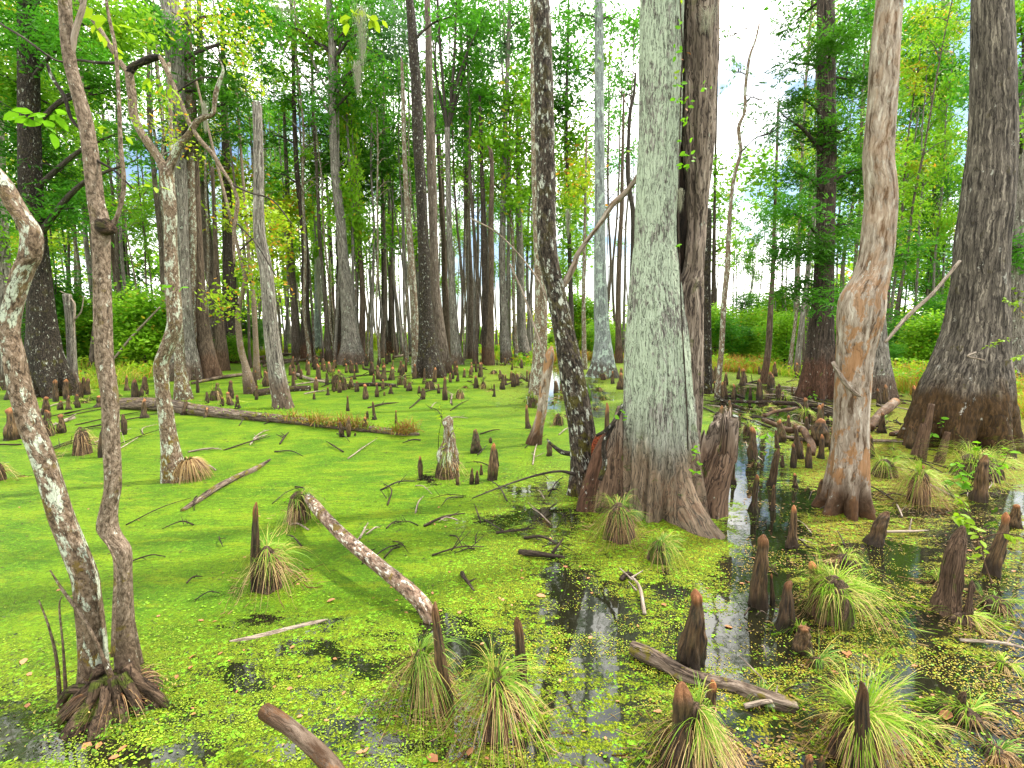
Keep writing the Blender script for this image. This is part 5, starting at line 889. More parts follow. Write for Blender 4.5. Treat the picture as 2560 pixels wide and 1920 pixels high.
KN = [
 (1110, 1790, 1517, 44, 'twisted orange-tipped knee rising where the lying limb meets the water', 1078), (1310, 1800, 1547, 38, 'slim pink-tipped knee standing behind long green sedge at bottom centre', 1296),
 (630, 1480, 1261, 30, 'pencil-straight knee with pale tip at the left of the straw sedge', 629), (647, 1440, 1352, 13, 'finger-sized orange knob beside the pencil-straight knee', 646),
 (1733, 1682, 1484, 64, 'stout pointed dark brown knee behind the sunken log'), (1906, 1524, 1341, 44, 'tallest bare knee beside the bright reflecting water, ringed neck', 1917),
 (1932, 1514, 1437, 13, 'splinter-thin knee touching the tallest bare knee', 1930), (1967, 1578, 1456, 34, 'stubby reddish knee just right of the tallest bare knee', 1979),
 (1712, 1962, 1745, 92, 'squat black-bodied knee with orange tip inside rusty sedge', 1736), (1778, 1850, 1712, 40, 'round orange-brown knob behind the squat black knee', 1781),
 (2176, 1968, 1719, 50, 'dark knee with rusty cone tip poking from the largest tussock', 2159), (2380, 1540, 1322, 54, 'tall pale-brown knee with knobbly neck on the right', 2402),
 (2428, 1560, 1460, 26, 'crooked slim knee leaning right of the tall pale-brown knee', 2447), (2491, 1441, 1285, 36, 'dark tapering knee with bright tip near right edge', 2518),
 (2194, 1365, 1280, 38, 'bent knee leaning right just past the curved dead trunk', 2214), (1981, 1372, 1267, 24, 'smooth knee above the bright green tussock', 1990),
 (2550, 1322, 1262, 26, 'reddish knee cut off by the right edge'), (2406, 1784, 1733, 22, 'short red-capped knee in black water, lower right', 2410),
 (2022, 1975, 1893, 28, 'pinkish knob at the bottom edge, left of two'), (2057, 1980, 1901, 28, 'orange knob at the bottom edge, right of two'),
 (2353, 1880, 1858, 22, 'tiny orange nub right of the largest tussock'), (2050, 1520, 1410, 40, 'broken knee half buried in the bright green tussock', 2038), (2020, 1640, 1570, 46, 'mossy knee stub below the bright green tussock'),
 (1889, 1282, 1190, 22, 'rough knee standing in light water with a clear mirror image', 1893), (1933, 1277, 1214, 14, 'thin knee directly in front of the bowed knee', 1938), (1932, 1216, 1122, 20, 'bowed knee leaning right in the shining water', 1943),
 (1958, 1169, 1139, 9, 'small spike right of the bowed knee'), (1993, 1222, 1185, 15, 'short blunt knee left of the curved dead trunk'), (2050, 1267, 1199, 15, 'thin knee touching the curved dead trunk on its left', 2052),
 (1886, 1160, 1070, 21, 'straight knee wearing a straw skirt, right of broken buttress'), (1824, 1164, 1120, 12, 'small spike just right of the broken buttress', 1827), (1837, 1212, 1154, 16, 'dark knee near the foot of the broken buttress'),
 (1958, 1106, 1050, 20, 'knobbly knee behind the pale fallen bough', 1953), (1946, 1122, 1077, 13, 'narrow knee in front of the knobbly one by the pale bough', 1944), (1999, 1148, 1063, 19, 'knee rising through the bend of the pale fallen bough', 1994), (2008, 1148, 1104, 12, 'short knee pressed to the bough-bend knee'),
 (2058, 1118, 1050, 42, 'wide ragged stump-like knee left of the curved dead trunk'), (2015, 1046, 996, 18, 'stub knee wrapped in the green tuft below the dark cypress'), (1953, 1001, 960, 15, 'dark knee at the left root of the dark flared cypress'),
 (2214, 1084, 1032, 18, 'brown knee under the orange broken log'), (2458, 1256, 1140, 32, 'knobbly two-headed knee by the green bush on the right', 2462), (2306, 1232, 1165, 24, 'grey knee tip showing through the yellow straw mop'), (2179, 1142, 1087, 20, 'pale knee between curved trunk and gold sedge'),
 (1806, 1072, 1015, 15, 'slim knee behind the broken buttress top'), (1826, 1046, 1001, 11, 'second slim knee behind the broken buttress'), (1807, 1002, 955, 10, 'distant spike right of the big cypress flank'), (1834, 1000, 960, 8, 'distant spike, second right of the big cypress'), (1877, 998, 967, 9, 'distant low knee amid fallen branches'), (1850, 1069, 1037, 7, 'tiny spike before the yellow tuft'),
 (1116, 1196, 1046, 52, 'tall lichened cone-shaped knee in mid water', 1121), (1188, 1134, 1075, 22, 'three-lobed knee right of the tall cone knee', 1187), (1225, 1108, 1094, 9, 'tiny block-like stub behind the three-lobed knee'), (1231, 1202, 1109, 22, 'double knee with sheer sides right of the small trio', 1232),
 (1241, 1168, 1123, 9, 'spike attached to the double knee'), (1202, 1188, 1162, 8, 'smallest spike of the trio'), (1179, 1211, 1171, 10, 'left stub of the paired little knees'), (1192, 1211, 1177, 10, 'right stub of the paired little knees'), (1049, 1197, 1142, 13, 'lonely round-topped post-like knee left of the tall cone knee', 1047), (1144, 1213, 1171, 9, 'little spike in the sedge skirt of the tall cone knee'),
 (1319, 1072, 1013, 15, 'bottle-shaped knee left of the snapped orange trunk', 1317), (1374, 1141, 1102, 15, 'dark split stub right of the snapped orange trunk foot', 1373),
 (1450, 1240, 1098, 40, 'ghostly mint-lichened knee at the foot of the leaning dark trunk', 1441), (1478, 1215, 1140, 24, 'rounded knee with mint patch between dark trunk and big cypress', 1481), (1476, 1180, 1098, 18, 'grey pointed knee against the leaning dark trunk', 1474), (1517, 1180, 1010, 24, 'old hollow spire left of the big cypress', 1522),
 (912, 1080, 1043, 14, 'dark knee standing in front of the long mossy log'), (853, 1093, 1055, 12, 'left knee of the pair before the long log', 848), (868, 1093, 1042, 12, 'right taller knee of the pair before the long log'), (935, 1050, 1005, 13, 'ringed knee growing through the long log', 932), (869, 1028, 990, 8, 'thin knee behind the long log end'), (916, 1050, 1028, 8, 'short knee with pointed tip on the long log'), (990, 1062, 1026, 7, 'spiky stub near the long log grassy end'), (886, 1090, 1082, 6, 'tiny nub beside the pair before the long log'),
 (353, 1046, 998, 19, 'round-headed knee in front of the dark hollow end of the long log'), (459, 1038, 1000, 15, 'flat-topped knee leaning on the long log'), (512, 1044, 1021, 16, 'low knee with dark foot at the long log'), (304, 1088, 1037, 14, 'knee peeping out behind the slim crooked stem', 300),
 (254, 1144, 1054, 20, 'dark twin-headed knee left of the slim crooked stem', 254), (16, 1102, 1021, 26, 'tall knee by the left picture edge', 15), (41, 1098, 1046, 22, 'shorter knee beside the tall left-edge knee', 38), (60, 1090, 1050, 16, 'low knee touching the front lichened stem'), (117, 1088, 1025, 24, 'reddish knee topping a mossy mound'), (146, 1084, 1037, 18, 'dark knee with yellow-green sprig'), (165, 1025, 989, 13, 'small knee left behind dead twigs'), (147, 1025, 1002, 10, 'stub beside small knee on the left'), (104, 1038, 992, 17, 'knee at the buttress of the tall dark left trunk'), (192, 1020, 985, 12, 'grey knee just left of the slim stem, further back'), (243, 1018, 990, 20, 'broad low knee behind the slim stem'),
 (575, 1014, 980, 15, 'leaning knee before the crooked sapling hump', 566), (592, 1022, 988, 12, 'forked knee right of the leaning one'), (551, 1016, 994, 10, 'little flat knee left of the leaning one'), (541, 1000, 958, 14, 'mossy knee against the dark mound, left middle'), (640, 1000, 965, 8, 'knee between sapling and broken pale trunk'), (721, 1014, 975, 9, 'brown knee touching the broken pale trunk foot', 719),
 (911, 999, 961, 13, 'tallest knee of the front row in mid channel', 909), (941, 993, 958, 10, 'slim pointed knee, right neighbour of the front row tallest'), (977, 985, 964, 11, 'stubby knee third in the front row'), (1022, 978, 957, 13, 'round-shouldered knee in the front row near the pale reflection'), (1056, 999, 970, 13, 'tilted broad knee at the right end of the front row', 1057), (1113, 1001, 942, 14, 'tall knee with yellow leaves left of the mop-shaped sedge'), (961, 989, 979, 6, 'tiny stump between third and second knee'), (1047, 984, 964, 7, 'small knee behind the tilted broad one'),
 (848, 982, 951, 9, 'narrow knee left of the dark stump row'), (889, 980, 954, 12, 'leaning stout knee below the dark channel log', 888), (876, 973, 944, 11, 'knee in front of the dark stump end'), (819, 988, 968, 10, 'low blunt knee in the channel left'), (786, 980, 943, 12, 'dark double knee left of the sharp one'), (815, 963, 932, 9, 'sharp witch-hat knee in the channel'), (785, 999, 982, 8, 'isolated pinkish stub left in the channel'), (834, 980, 968, 5, 'matchstick knee beside the low blunt one'),
 (1236, 992, 960, 9, 'dark slim knee in yellow weed right of the mop sedge'), (1096, 984, 960, 8, 'knee close left of the mop sedge'), (977, 951, 918, 15, 'grassy-footed knee behind the channel log'), (944, 949, 914, 15, 'knee pair at centre of the channel log', 942), (889, 930, 908, 7, 'lone knee on the far channel'), (820, 936, 905, 13, 'knee before the pleated cypress foot'), (808, 925, 896, 12, 'knee left before the pleated cypress foot'), (1250, 950, 925, 10, 'knee behind the straw tuft on low log'), (1265, 963, 937, 10, 'rightmost knee behind the straw tuft'), (1177, 938, 914, 8, 'knee on the grassy spit beyond the mop sedge'),
]
for k in KN:
    bx, by, ty, w_, lb, *r_ = k
    o = knee(bx, by, ty, w_, lb, r_[0] if r_ else None)
    if 'mint' in lb or 'lichened cone' in lb or 'pale-brown' in lb:
        o.data = o.data.copy(); o.data.materials[0] = BK['bluegrey' if 'mint' in lb else 'lichen' if 'cone' in lb else 'brown2']
for x0, x1, y0, y1, n_, lb, gp in [(640, 800, 905, 950, 30, 'small distant knee in the crowd before the left-centre trunks', 'knees crowding left of the channel'), (800, 1030, 893, 935, 34, 'small distant knee in the far end of the channel', 'knees at the far channel'), (1030, 1330, 905, 965, 24, 'small distant knee in the grass beneath the central trunks', 'knees under the central trunks'), (1780, 2010, 915, 1000, 26, 'small distant knee among fallen branches right of the big cypress', 'knees right of the big cypress'), (1390, 1560, 945, 1000, 12, 'small knee between leaning trunk and big cypress, far back', 'knees seen left of the big cypress'), (0, 640, 965, 1010, 18, 'small distant knee by the left bank', 'knees by the left bank'), (1930, 2090, 1030, 1180, 8, 'slender dark knee in the cluster left of the curved dead trunk', 'knees left of the curved dead trunk'), (2190, 2560, 1010, 1150, 7, 'dark knee in the grass around the right giant', 'knees around the right giant'), (660, 1330, 935, 975, 26, 'dark knee in the crowded belt before the far trees', 'knees in the crowded belt')]:
    for _ in range(n_):
        y_ = rg.uniform(y0, y1); k = (y_-830)/100; h_ = rg.uniform(12, 30)*k+4
        h_ = min(h_, 60); knee(rg.uniform(x0, x1), y_, y_-h_, min(h_*rg.uniform(.25, .42), 17), lb, grp=gp, pool=KL)
# ------------------------------------------------------------------ logs, limbs, sticks
def log(pts, lb, mat='log', z=None, name='fallen_log', seg=18, n=60, bump_=.1, fis=.0, cat='log', ends=True, leaf_=None):
    """pts: (px, py, z, width px)"""
    Pn = np.array([GZ(x, y, z_) for x, y, z_, w_ in pts]); R = np.array([w_/2 for *_, w_ in pts])*mpp(Pn)
    b = Pn[0].copy(); o = link(name, tube_mesh(name, Pn-b, R, BK[mat], n, seg, disp=ridged(4, 0, 1, int(pts[0][0]), bump_=bump_, fis=fis)), loc=b); tag(o, lb, cat); return o, Pn, R
log([(766, 1240, .30, 20), (785, 1262, .3, 27), (815, 1296, .3, 29), (857, 1339, .28, 31), (922, 1395, .24, 33), (987, 1447, .19, 36), (1039, 1492, .13, 38), (1070, 1532, .05, 38), (1082, 1570, -.06, 34)], 'pinkish lichened limb lying slantwise over green weed, ending at twisted knee', 'limb', seg=40, n=220, bump_=.05, name='fallen_limb', fis=.02)
log([(660, 1777, .22, 36), (690, 1796, .22, 38), (727, 1821, .2, 36), (792, 1877, .18, 40), (835, 1925, .16, 44), (870, 1990, .14, 46)], 'sawn mossy-brown limb entering from the bottom edge', 'dead', seg=40, n=120, bump_=.06, name='fallen_limb', fis=.02)
log([(1580, 1618, .05, 34), (1610, 1632, .05, 40), (1649, 1651, .04, 40), (1714, 1688, .02, 38), (1780, 1706, .0, 34), (1844, 1722, .0, 36), (1900, 1742, .02, 40), (1960, 1762, .02, 40), (1985, 1768, .0, 30)], 'half-sunken rotting log behind rusty sedge, splintered left end', 'log', seg=40, n=160, bump_=.12, fis=.03)
lo, Pl, Rl = log([(296, 1012, .10, 34), (350, 1010, .16, 36), (421, 1014, .17, 34), (500, 1026, .13, 31), (570, 1034, .11, 27), (640, 1042, .09, 25), (696, 1048, .08, 23), (760, 1055, .07, 21), (813, 1062, .06, 20), (880, 1070, .05, 20), (960, 1078, .04, 20), (1010, 1084, .03, 17), (1048, 1086, .02, 8)], 'long weathered log lying across the weed, mossy and overgrown on its right half', 'log', seg=26, n=180, bump_=.12, fis=.03)
log([(845, 968, .05, 14), (900, 962, .07, 10), (950, 962, .06, 12), (990, 964, .03, 8)], 'black mossy log floating in the channel', 'dark'); log([(640, 985, .08, 20), (700, 975, .1, 18), (775, 972, .06, 16)], 'black mossy log behind the broken pale trunk', 'dark')
log([(910, 922, .05, 5), (960, 929, .04, 6), (990, 930, 0, 4)], 'thin dark log crossing the far channel', 'dark'); log([(735, 932, .15, 6), (770, 946, .1, 8), (820, 957, .02, 4)], 'pale forked snag at the left of the channel', 'pstick')
for pts, lb in [([(645, 905, .12, 9), (760, 898, .16, 8)], 'grey distant log lying in front of the bank left of centre'), ([(660, 915, .2, 7), (800, 893, .25, 6)], 'upper log of the grey pile left of centre'), ([(650, 893, .3, 6), (700, 885, .3, 6), (790, 889, .3, 5)], 'farthest log of the grey pile left of centre'), ([(985, 893, .2, 7), (1030, 884, .3, 6), (1060, 882, .3, 4)], 'pale log lying beyond the end of the channel'), ([(480, 958, .05, 7), (560, 942, .1, 9), (640, 932, .1, 7)], 'brown log below the trunk feet at the left')]: log(pts, lb, 'log', n=30, seg=10)
log([(1912, 1040, .14, 8), (1928, 1032, .18, 9), (1950, 1027, .2, 8), (1992, 1020, .2, 6)], 'pale curved bough rising in the shining water, upper one', 'dead', name='fallen_limb', seg=14); log([(1908, 1050, .1, 10), (1940, 1062, .12, 13), (1975, 1076, .13, 16), (2002, 1072, .16, 17), (2018, 1092, .13, 17), (2030, 1115, .08, 18), (2026, 1136, .02, 20)], 'pale pinkish bough bent like an elbow between the knees', 'dead', name='fallen_limb', seg=18, n=70)
log([(2176, 1070, .1, 16), (2196, 1040, .14, 20), (2222, 1018, .22, 22), (2238, 1004, .28, 20)], 'orange-ended broken log right of the curved dead trunk', 'dead', seg=16); log([(2228, 1086, .04, 12), (2262, 1078, .08, 14), (2278, 1068, .1, 8)], 'short pale chunk of wood near the right giant', 'dead', seg=12, n=20)
log([(1800, 1003, .08, 8), (1880, 1005, .1, 9), (1960, 1008, .1, 11), (2060, 1014, .08, 10)], 'dark water-soaked log before the dark flared cypress', 'dark'); log([(2170, 1102, .05, 9), (2240, 1103, .06, 8), (2260, 1104, .06, 5)], 'thin log leading to the right giant foot', 'log')
log([(1790, 990, .1, 6), (1850, 1020, .1, 8), (1890, 1028, .08, 6)], 'slanting dark branch among distant knees', 'dark'); log([(1960, 1092, .08, 9), (2010, 1099, .05, 10), (2060, 1104, .05, 10)], 'straight dark log under the elbow bough', 'log')
log([(2500, 985, .1, 10), (2570, 990, .1, 12)], 'grey log lying in rusty grass at the right edge', 'log'); log([(2120, 935, .1, 5), (2200, 926, .1, 5)], 'thin pale log in the right-hand grass', 'pstick')
log([(455, 1277, .01, 9), (500, 1248, .02, 15), (545, 1218, .03, 16), (600, 1190, .02, 15), (640, 1172, .02, 13), (675, 1150, .0, 6)], 'dark waterlogged stick lying left of the straw tuft tree', 'log', name='stick', cat='stick', n=70, bump_=.2)
log([(520, 1618, -.03, 10), (620, 1600, -.012, 16), (720, 1575, -.009, 15), (800, 1556, -.01, 13), (850, 1548, -.03, 6)], 'pale sunken branch glimpsed under the weed, lower left', 'pstick', name='stick', cat='stick', n=60)
def propped(pts, Y, lb, mat, name='fallen_limb', cat='limb', Y2=None):
    n_ = len(pts); Pn = np.array([PY(x, y, Y+((Y2 or Y)-Y)*i/(n_-1)) for i, (x, y, w_) in enumerate(pts)]); R = np.array([p_[2]/2 for p_ in pts])*mpp(Pn); b = Pn[0].copy()
    tag(link(name, tube_mesh(name, Pn-b, R, BK[mat], 60, 10, disp=ridged(3, 0, 1, 8, bump_=.15)), loc=b), lb, cat)
propped([(1596, 440, 13), (1585, 455, 12), (1560, 486, 13), (1531, 512, 14), (1508, 548, 13), (1488, 575, 11), (1446, 633, 13), (1434, 666, 16), (1411, 708, 18), (1396, 730, 16)], 6.5, 'peeling orange-brown limb wedged slantwise between the dark leaning trunk and the big cypress', 'dead', Y2=6.7)
propped([(2400, 652, 7), (2330, 735, 9), (2270, 790, 10), (2213, 856, 7)], 9.2, 'pale pole leaning from right giant towards the curved dead trunk', 'pstick', 'stick', 'stick')
propped([(1175, 545, 3), (1240, 580, 4), (1300, 640, 4), (1345, 700, 5), (1370, 752, 4)], 8, 'thin pale twig sagging from the upper centre to the leaning dark trunk', 'pstick', 'stick', 'stick')
propped([(1275, 660, 4), (1310, 740, 5), (1340, 830, 6), (1366, 906, 5)], 8.5, 'thin pale arching twig ending at the snapped orange trunk', 'pstick', 'stick', 'stick')
propped([(286, 896, 5), (330, 842, 6), (400, 768, 4)], 26, 'pale leaning pole far left, propped across the thicket', 'pstick', 'stick', 'stick')
propped([(2460, 900, 3), (2420, 890, 4), (2440, 880, 3)], 8.7, 'short bare twig sticking out of the right giant', 'pstick', 'stick', 'stick')
propped([(1436, 1185, 10), (1400, 1178, 6), (1350, 1186, 6), (1290, 1204, 5), (1230, 1226, 4), (1180, 1246, 3)], 6.2, 'long thin bough reaching left from the leaning dark trunk over the weed', 'branch', Y2=5.75)
propped([(1430, 1135, 12), (1405, 1130, 12), (1380, 1112, 8), (1368, 1098, 4)], 7.0, 'crooked dark bough stub beside the dark split knee', 'dark', Y2=7.6)
def stick(px, py, L_, a_, w_, lb, mat='twig', fork=1, grp=None, up=.02):
    b = GZ(px, py, .01); m = float(mpp(b)); Lm = L_*m; 
    asp = (b[1]/H)   # foreshortening of the water plane
    e = np.array([math.cos(a_)*Lm, math.sin(a_)*Lm*min(asp, 3.5), 0]); md = e*.5+np.array([rg.normal(0, .09)*Lm, rg.normal(0, .09)*Lm, up*2])
    parts = [tube([np.zeros(3), md, e+[0, 0, rg.uniform(-.5, 1)*up]], [w_/2*m, w_*.45*m, w_*.2*m], 22, 7, disp=ridged(3, 0, 1, int(px), bump_=.2))]
    for k in range(fork):
        s_ = e*rg.uniform(.2, .8); u_ = np.array([math.cos(a_+rg.choice([-.8, .8])), math.sin(a_+rg.choice([-.8, .8])), rg.uniform(0, .8)])*Lm*rg.uniform(.2, .45)
        parts.append(tube([s_+[0, 0, up], s_+u_*.5+[0, 0, up], s_+u_+[0, 0, up]], [w_*.3*m, w_*.22*m, w_*.12*m], 10, 6))
    V, Fs, bk_ = merge(parts); tag(link('stick', mesh('stick', V, Fs, BK[mat], {'bk': bk_}), loc=b), lb, 'stick', grp)
for v in [(470, 1130, 70, .1, 5, 'bowed dark twig right of the straw tuft tree'), (1060, 1315, 100, .35, 7, 'brown knobbly stick left of the big cypress'), (1080, 1388, 130, .15, 5, 'black forked twig below the brown knobbly stick'), (1155, 1432, 60, -.9, 10, 'short dark stick lying aslant at centre'),
          (1240, 1332, 100, .1, 6, 'dark branching stick by the black water at centre'), (1552, 1450, 44, .2, 13, 'blunt dark stick in front of the low green tussock'), (1612, 1535, 130, 1.5, 10, 'pale Y-shaped stick standing before the low green tussock'),
          (700, 1110, 60, 2.4, 5, 'dark antler-like twig in mid weed'), (960, 1395, 40, .9, 4, 'small dark twig right of the lying limb'), (2180, 1330, 140, .0, 7, 'thin pale root trailing from the curved dead trunk'), (1300, 1380, 110, -.1, 16, 'sunken black log piece at centre'), (1310, 1345, 80, -.2, 8, 'dark flake of bark at centre'),
          (2400, 1600, 160, -.25, 9, 'pale peeled stick lower right'), (2490, 1760, 90, -.4, 8, 'bare twig in black water, lower right'), (1860, 1765, 120, .1, 12, 'straw-coloured stick on the sunken log'), (920, 1020, 60, .5, 5, 'dark twig behind the long log'), (660, 1060, 40, 1.2, 3, 'upright little twigs before the long log'), (560, 1125, 60, .8, 4, 'long thin twig on the weed left of centre'),
          (760, 985, 40, .4, 4, 'black snag right of the broken pale trunk'), (185, 1045, 60, -.6, 9, 'pale-ended snag between left knees'), (1200, 1085, 50, .3, 4, 'grey stick in bare patch right of mid water')]:
    stick(*v[:6], mat='pstick' if ('pale' in v[5] or 'straw' in v[5]) else 'twig', fork=3 if any(s in v[5] for s in ('fork', 'branch', 'antler', 'Y-')) else 1)
for x0, x1, y0, y1, n_, lb, gp in [(1000, 1400, 1000, 1400, 34, 'thin dark twig floating left of the big cypress', 'twigs left of the big cypress'), (300, 1000, 1060, 1500, 30, 'thin dark twig floating on the green weed', 'twigs on the green weed'), (1850, 2500, 1020, 1750, 44, 'thin twig lying in the dark water on the right', 'twigs in the right water'), (1780, 2200, 950, 1080, 60, 'thin fallen branch amid the knees right of the big cypress', 'branches right of the big cypress'), (2180, 2560, 990, 1250, 26, 'thin stick in the weeds by the right giant', 'sticks by the right giant'), (30, 320, 1020, 1140, 16, 'thin dark twig around the left knees', 'twigs by the left knees'), (650, 1330, 905, 990, 24, 'thin branch among the distant knees', 'branches among the distant knees')]:
    for _ in range(n_): stick(rg.uniform(x0, x1), rg.uniform(y0, y1), rg.uniform(25, 90), rg.uniform(-.7, 3.6), rg.uniform(2, 4.5), lb, rg.choice(['twig', 'twig', 'pstick', 'branch']), int(rg.integers(0, 3)), gp)
# ------------------------------------------------------------------ plants on the long log
r_ = np.random.default_rng(61); k = 2400; t = r_.random(k)**.7; i_ = np.interp(t, [0, 1], [5.5, 11.6]); c = np.array([[np.interp(v, range(len(Pl)), Pl[:, a]) for a in range(3)] for v in i_])+np.stack([r_.normal(0, .1, k), r_.normal(0, .14, k), np.full(k, .05)], 1)-Pl[0]
V, Fq, T = blades(r_, k, c, r_.random(k)*6.28, r_.uniform(.5, 1.5, k), r_.uniform(.08, .42, k)*np.clip(2.6*vn(t*11, 3)-.6, .12, 1.4), r_.uniform(.2, .6, k), np.full(k, .018), 4)
link('rusty_plants', mesh('rusty_plants', V, Fq, LF['rd'], {'tint': T}), lo, kind='stuff')
k = 700; t = r_.random(k)**.8; i_ = 3+t*8.5; c = np.array([[np.interp(v, range(len(Pl)), Pl[:, a]) for a in range(3)] for v in i_])+np.stack([r_.normal(0, .2, k), r_.normal(0, .12, k), .08+.25*r_.random(k)**2], 1)-Pl[0]
nr = np.array([0, 0, 1.])+r_.normal(0, .5, c.shape); nr /= np.linalg.norm(nr, axis=1)[:, None]
V, Fq = diamonds(c, r_.normal(size=c.shape), nr, .05, .025); link('sprouts', mesh('sprouts', V, Fq, LF['br'], {'tint': np.repeat(r_.random(k), 4)}, smooth=False), lo, kind='stuff')
# ------------------------------------------------------------------ leafy plants
def leafy(px, py, Y, stems, lb, leaf_='lv', name='leafy_plant', sz=.07, seed=1, nl=9, mat='twig', w_=.006):
    b = PY(px, py, Y) if Y else GZ(px, py); r_ = np.random.default_rng(seed); o = empty(name, b, lb, 'plant')
    for pts in stems:
        Pn = np.array([PY(x, y, b[1]) for x, y in pts])-b; Pn[:, 1] += np.linspace(0, r_.normal(0, .12), len(Pn))
        link('stem', tube_mesh('stem', Pn, np.linspace(w_, w_*.3, len(Pn)), BK[mat], 20, 5), o)
        for q_ in range(nl):
            u_ = .3+.7*(q_+r_.random()*.6)/nl; p_ = np.array([np.interp(u_*(len(Pn)-1), range(len(Pn)), Pn[:, a]) for a in range(3)]); s_ = sz*r_.uniform(.6, 1.15)
            link('leaf', LEAF[leaf_], o, p_, (r_.uniform(-.5, .9), r_.uniform(-.2, .9), r_.uniform(0, 6.28)), (s_,)*3)
leafy(745, 1262, None, [[(745, 1262), (730, 1255), (712, 1275), (700, 1310)], [(750, 1262), (735, 1240), (715, 1250), (706, 1262)], [(752, 1258), (740, 1280), (725, 1300), (728, 1325)], [(756, 1250), (750, 1242), (738, 1236)]], 'drooping fresh green leaves at the raised end of the lying limb', sz=.15, seed=3, nl=3)
leafy(2465, 1300, 3.9, [[(2480, 1460), (2455, 1400), (2440, 1340), (2400, 1290), (2370, 1270)], [(2455, 1400), (2450, 1330), (2440, 1270), (2420, 1250)], [(2440, 1350), (2480, 1320), (2520, 1330), (2540, 1370)], [(2445, 1340), (2420, 1300), (2390, 1300)]], 'yellow-green sapling with arching red stems behind the tall right knee', 'yl', sz=.075, seed=4, nl=14, mat='rust')
leafy(2400, 1230, None, [[(2420, 1230), (2400, 1200), (2380, 1175)], [(2420, 1230), (2420, 1180), (2410, 1160)], [(2430, 1230), (2400, 1210), (2370, 1200)], [(2420, 1225), (2440, 1180), (2450, 1150)], [(2420, 1225), (2470, 1150), (2480, 1110)], [(2420, 1225), (2500, 1170), (2530, 1120)]], 'bright leafy bush beside the two-headed knee at right', 'lv', sz=.12, seed=5, nl=11)
leafy(438, 716, 5.6, [[(485, 706), (460, 712), (440, 718), (415, 712), (385, 705)]], 'sprig of five bright leaves hanging before the moss-footed tree', sz=.12, seed=6, nl=5, w_=.002)
leafy(1095, 1190, None, [[(1095, 1150), (1097, 1090), (1105, 1040), (1100, 1010)], [(1105, 1150), (1120, 1100), (1145, 1060)]], 'yellow seedling sprouting behind the tall lichened knee', 'yl', sz=.09, seed=7, nl=9)
leafy(2010, 1000, None, [[(2012, 1010), (2020, 990), (2030, 975)], [(2012, 1010), (2034, 990), (2042, 985)]], 'small bright plant on the stub knee below the dark cypress', sz=.16, seed=8, nl=5)
leafy(1905, 1110, None, [[(1905, 1110), (1912, 1090), (1915, 1075)], [(1900, 1110), (1896, 1080), (1897, 1062)]], 'fresh green sprig by the straight skirted knee', sz=.13, seed=9, nl=5)
leafy(150, 1070, None, [[(150, 1070), (152, 1045), (158, 1040)], [(146, 1075), (158, 1060), (164, 1066)]], 'yellow-green sprig on the dark knee at far left', 'yl', sz=.12, seed=10, nl=5)
leafy(2330, 1040, 9.0, [[(2350, 1090), (2355, 1060), (2350, 1040)], [(2340, 1090), (2326, 1080), (2320, 1085)]], 'small vine leaves on the mossy foot of the right giant', sz=.12, seed=12, nl=6)
leafy(1690, 1280, 5.55, [[(1692, 1290), (1688, 1270), (1690, 1255)]], 'single bright seedling on the front buttress of the big cypress', sz=.07, seed=13, nl=3)
leafy(60, 250, 3.2, [[(-20, 240), (40, 280), (80, 300), (120, 330)], [(40, 280), (80, 270), (110, 260)]], 'out-of-focus green leaves close at the upper left', 'lv', sz=.10, seed=14, nl=8, w_=.002)
leafy(260, 60, 3.4, [[(180, 10), (240, 30), (300, 70), (330, 110)], [(240, 30), (230, 60), (300, 140)], [(400, 90), (360, 80), (330, 75)], [(330, 175), (360, 185), (390, 188)]], 'yellow-green leafy twigs close at the top left', 'yl', sz=.085, seed=15, nl=7, w_=.002)
leafy(360, 340, 3.6, [[(300, 320), (320, 345), (350, 355)], [(330, 460), (360, 462), (375, 455)], [(240, 310), (250, 315), (256, 314)]], 'few yellowish leaves on fine twigs before the moss-footed tree', 'yl', sz=.06, seed=16, nl=4, w_=.0015)
leafy(2540, 800, 5.5, [[(2570, 840), (2520, 850), (2490, 870)], [(2570, 880), (2530, 890), (2500, 895)], [(2570, 740), (2530, 760), (2500, 745)]], 'feathery orange and yellow twigs reaching in from the right edge', 'yl', sz=.05, seed=17, nl=26, w_=.004, mat='rust')
leafy(930, 60, 9, [[(880, -20), (900, 20), (930, 50), (960, 55)], [(900, 20), (880, 40), (868, 60)]], 'yellowish leafy twig at the top beside the moss beard', 'yl', sz=.22, seed=18, nl=8, w_=.006)
# ------------------------------------------------------------------ dead leaves and floating leaves
for px, py, s_, lb in [(816, 1504, .075, 'pale tan dead leaf on green weed left of the lying limb'), (1150, 1534, .06, 'orange dead leaf right of the lying limb end'), (1095, 1905, .09, 'pale curled dead leaf at the bottom edge, centre'), (1170, 1890, .07, 'rust-red dead leaf beside the bottom curled leaf'), (1340, 1488, .09, 'dark brown curled leaf at centre'), (1420, 1418, .055, 'pale pink leaf at centre'), (2365, 1800, .11, 'large reddish leaf beside red-capped knee'), (1872, 1456, .07, 'orange leaf on shining water'), (1810, 1563, .07, 'slim tan leaf left of the stubby reddish knee'), (140, 1478, .06, 'pale orange leaf left of the front lichened stem'), (62, 1645, .07, 'red-brown leaf at the left edge'), (208, 1858, .07, 'orange leaf in the lower left'), (2120, 1640, .1, 'brown leaf in dark water at right'), (1654, 1508, .06, 'coral leaf right of the Y-shaped stick')]:
    o = link('fallen_leaf', LEAF['ol'], loc=GZ(px, py, .008)); o.scale = (s_, s_*1.1, s_); o.rotation_euler = (rg.normal(0, .2), rg.normal(0, .15), rg.random()*6.28); tag(o, lb, 'dead leaf')
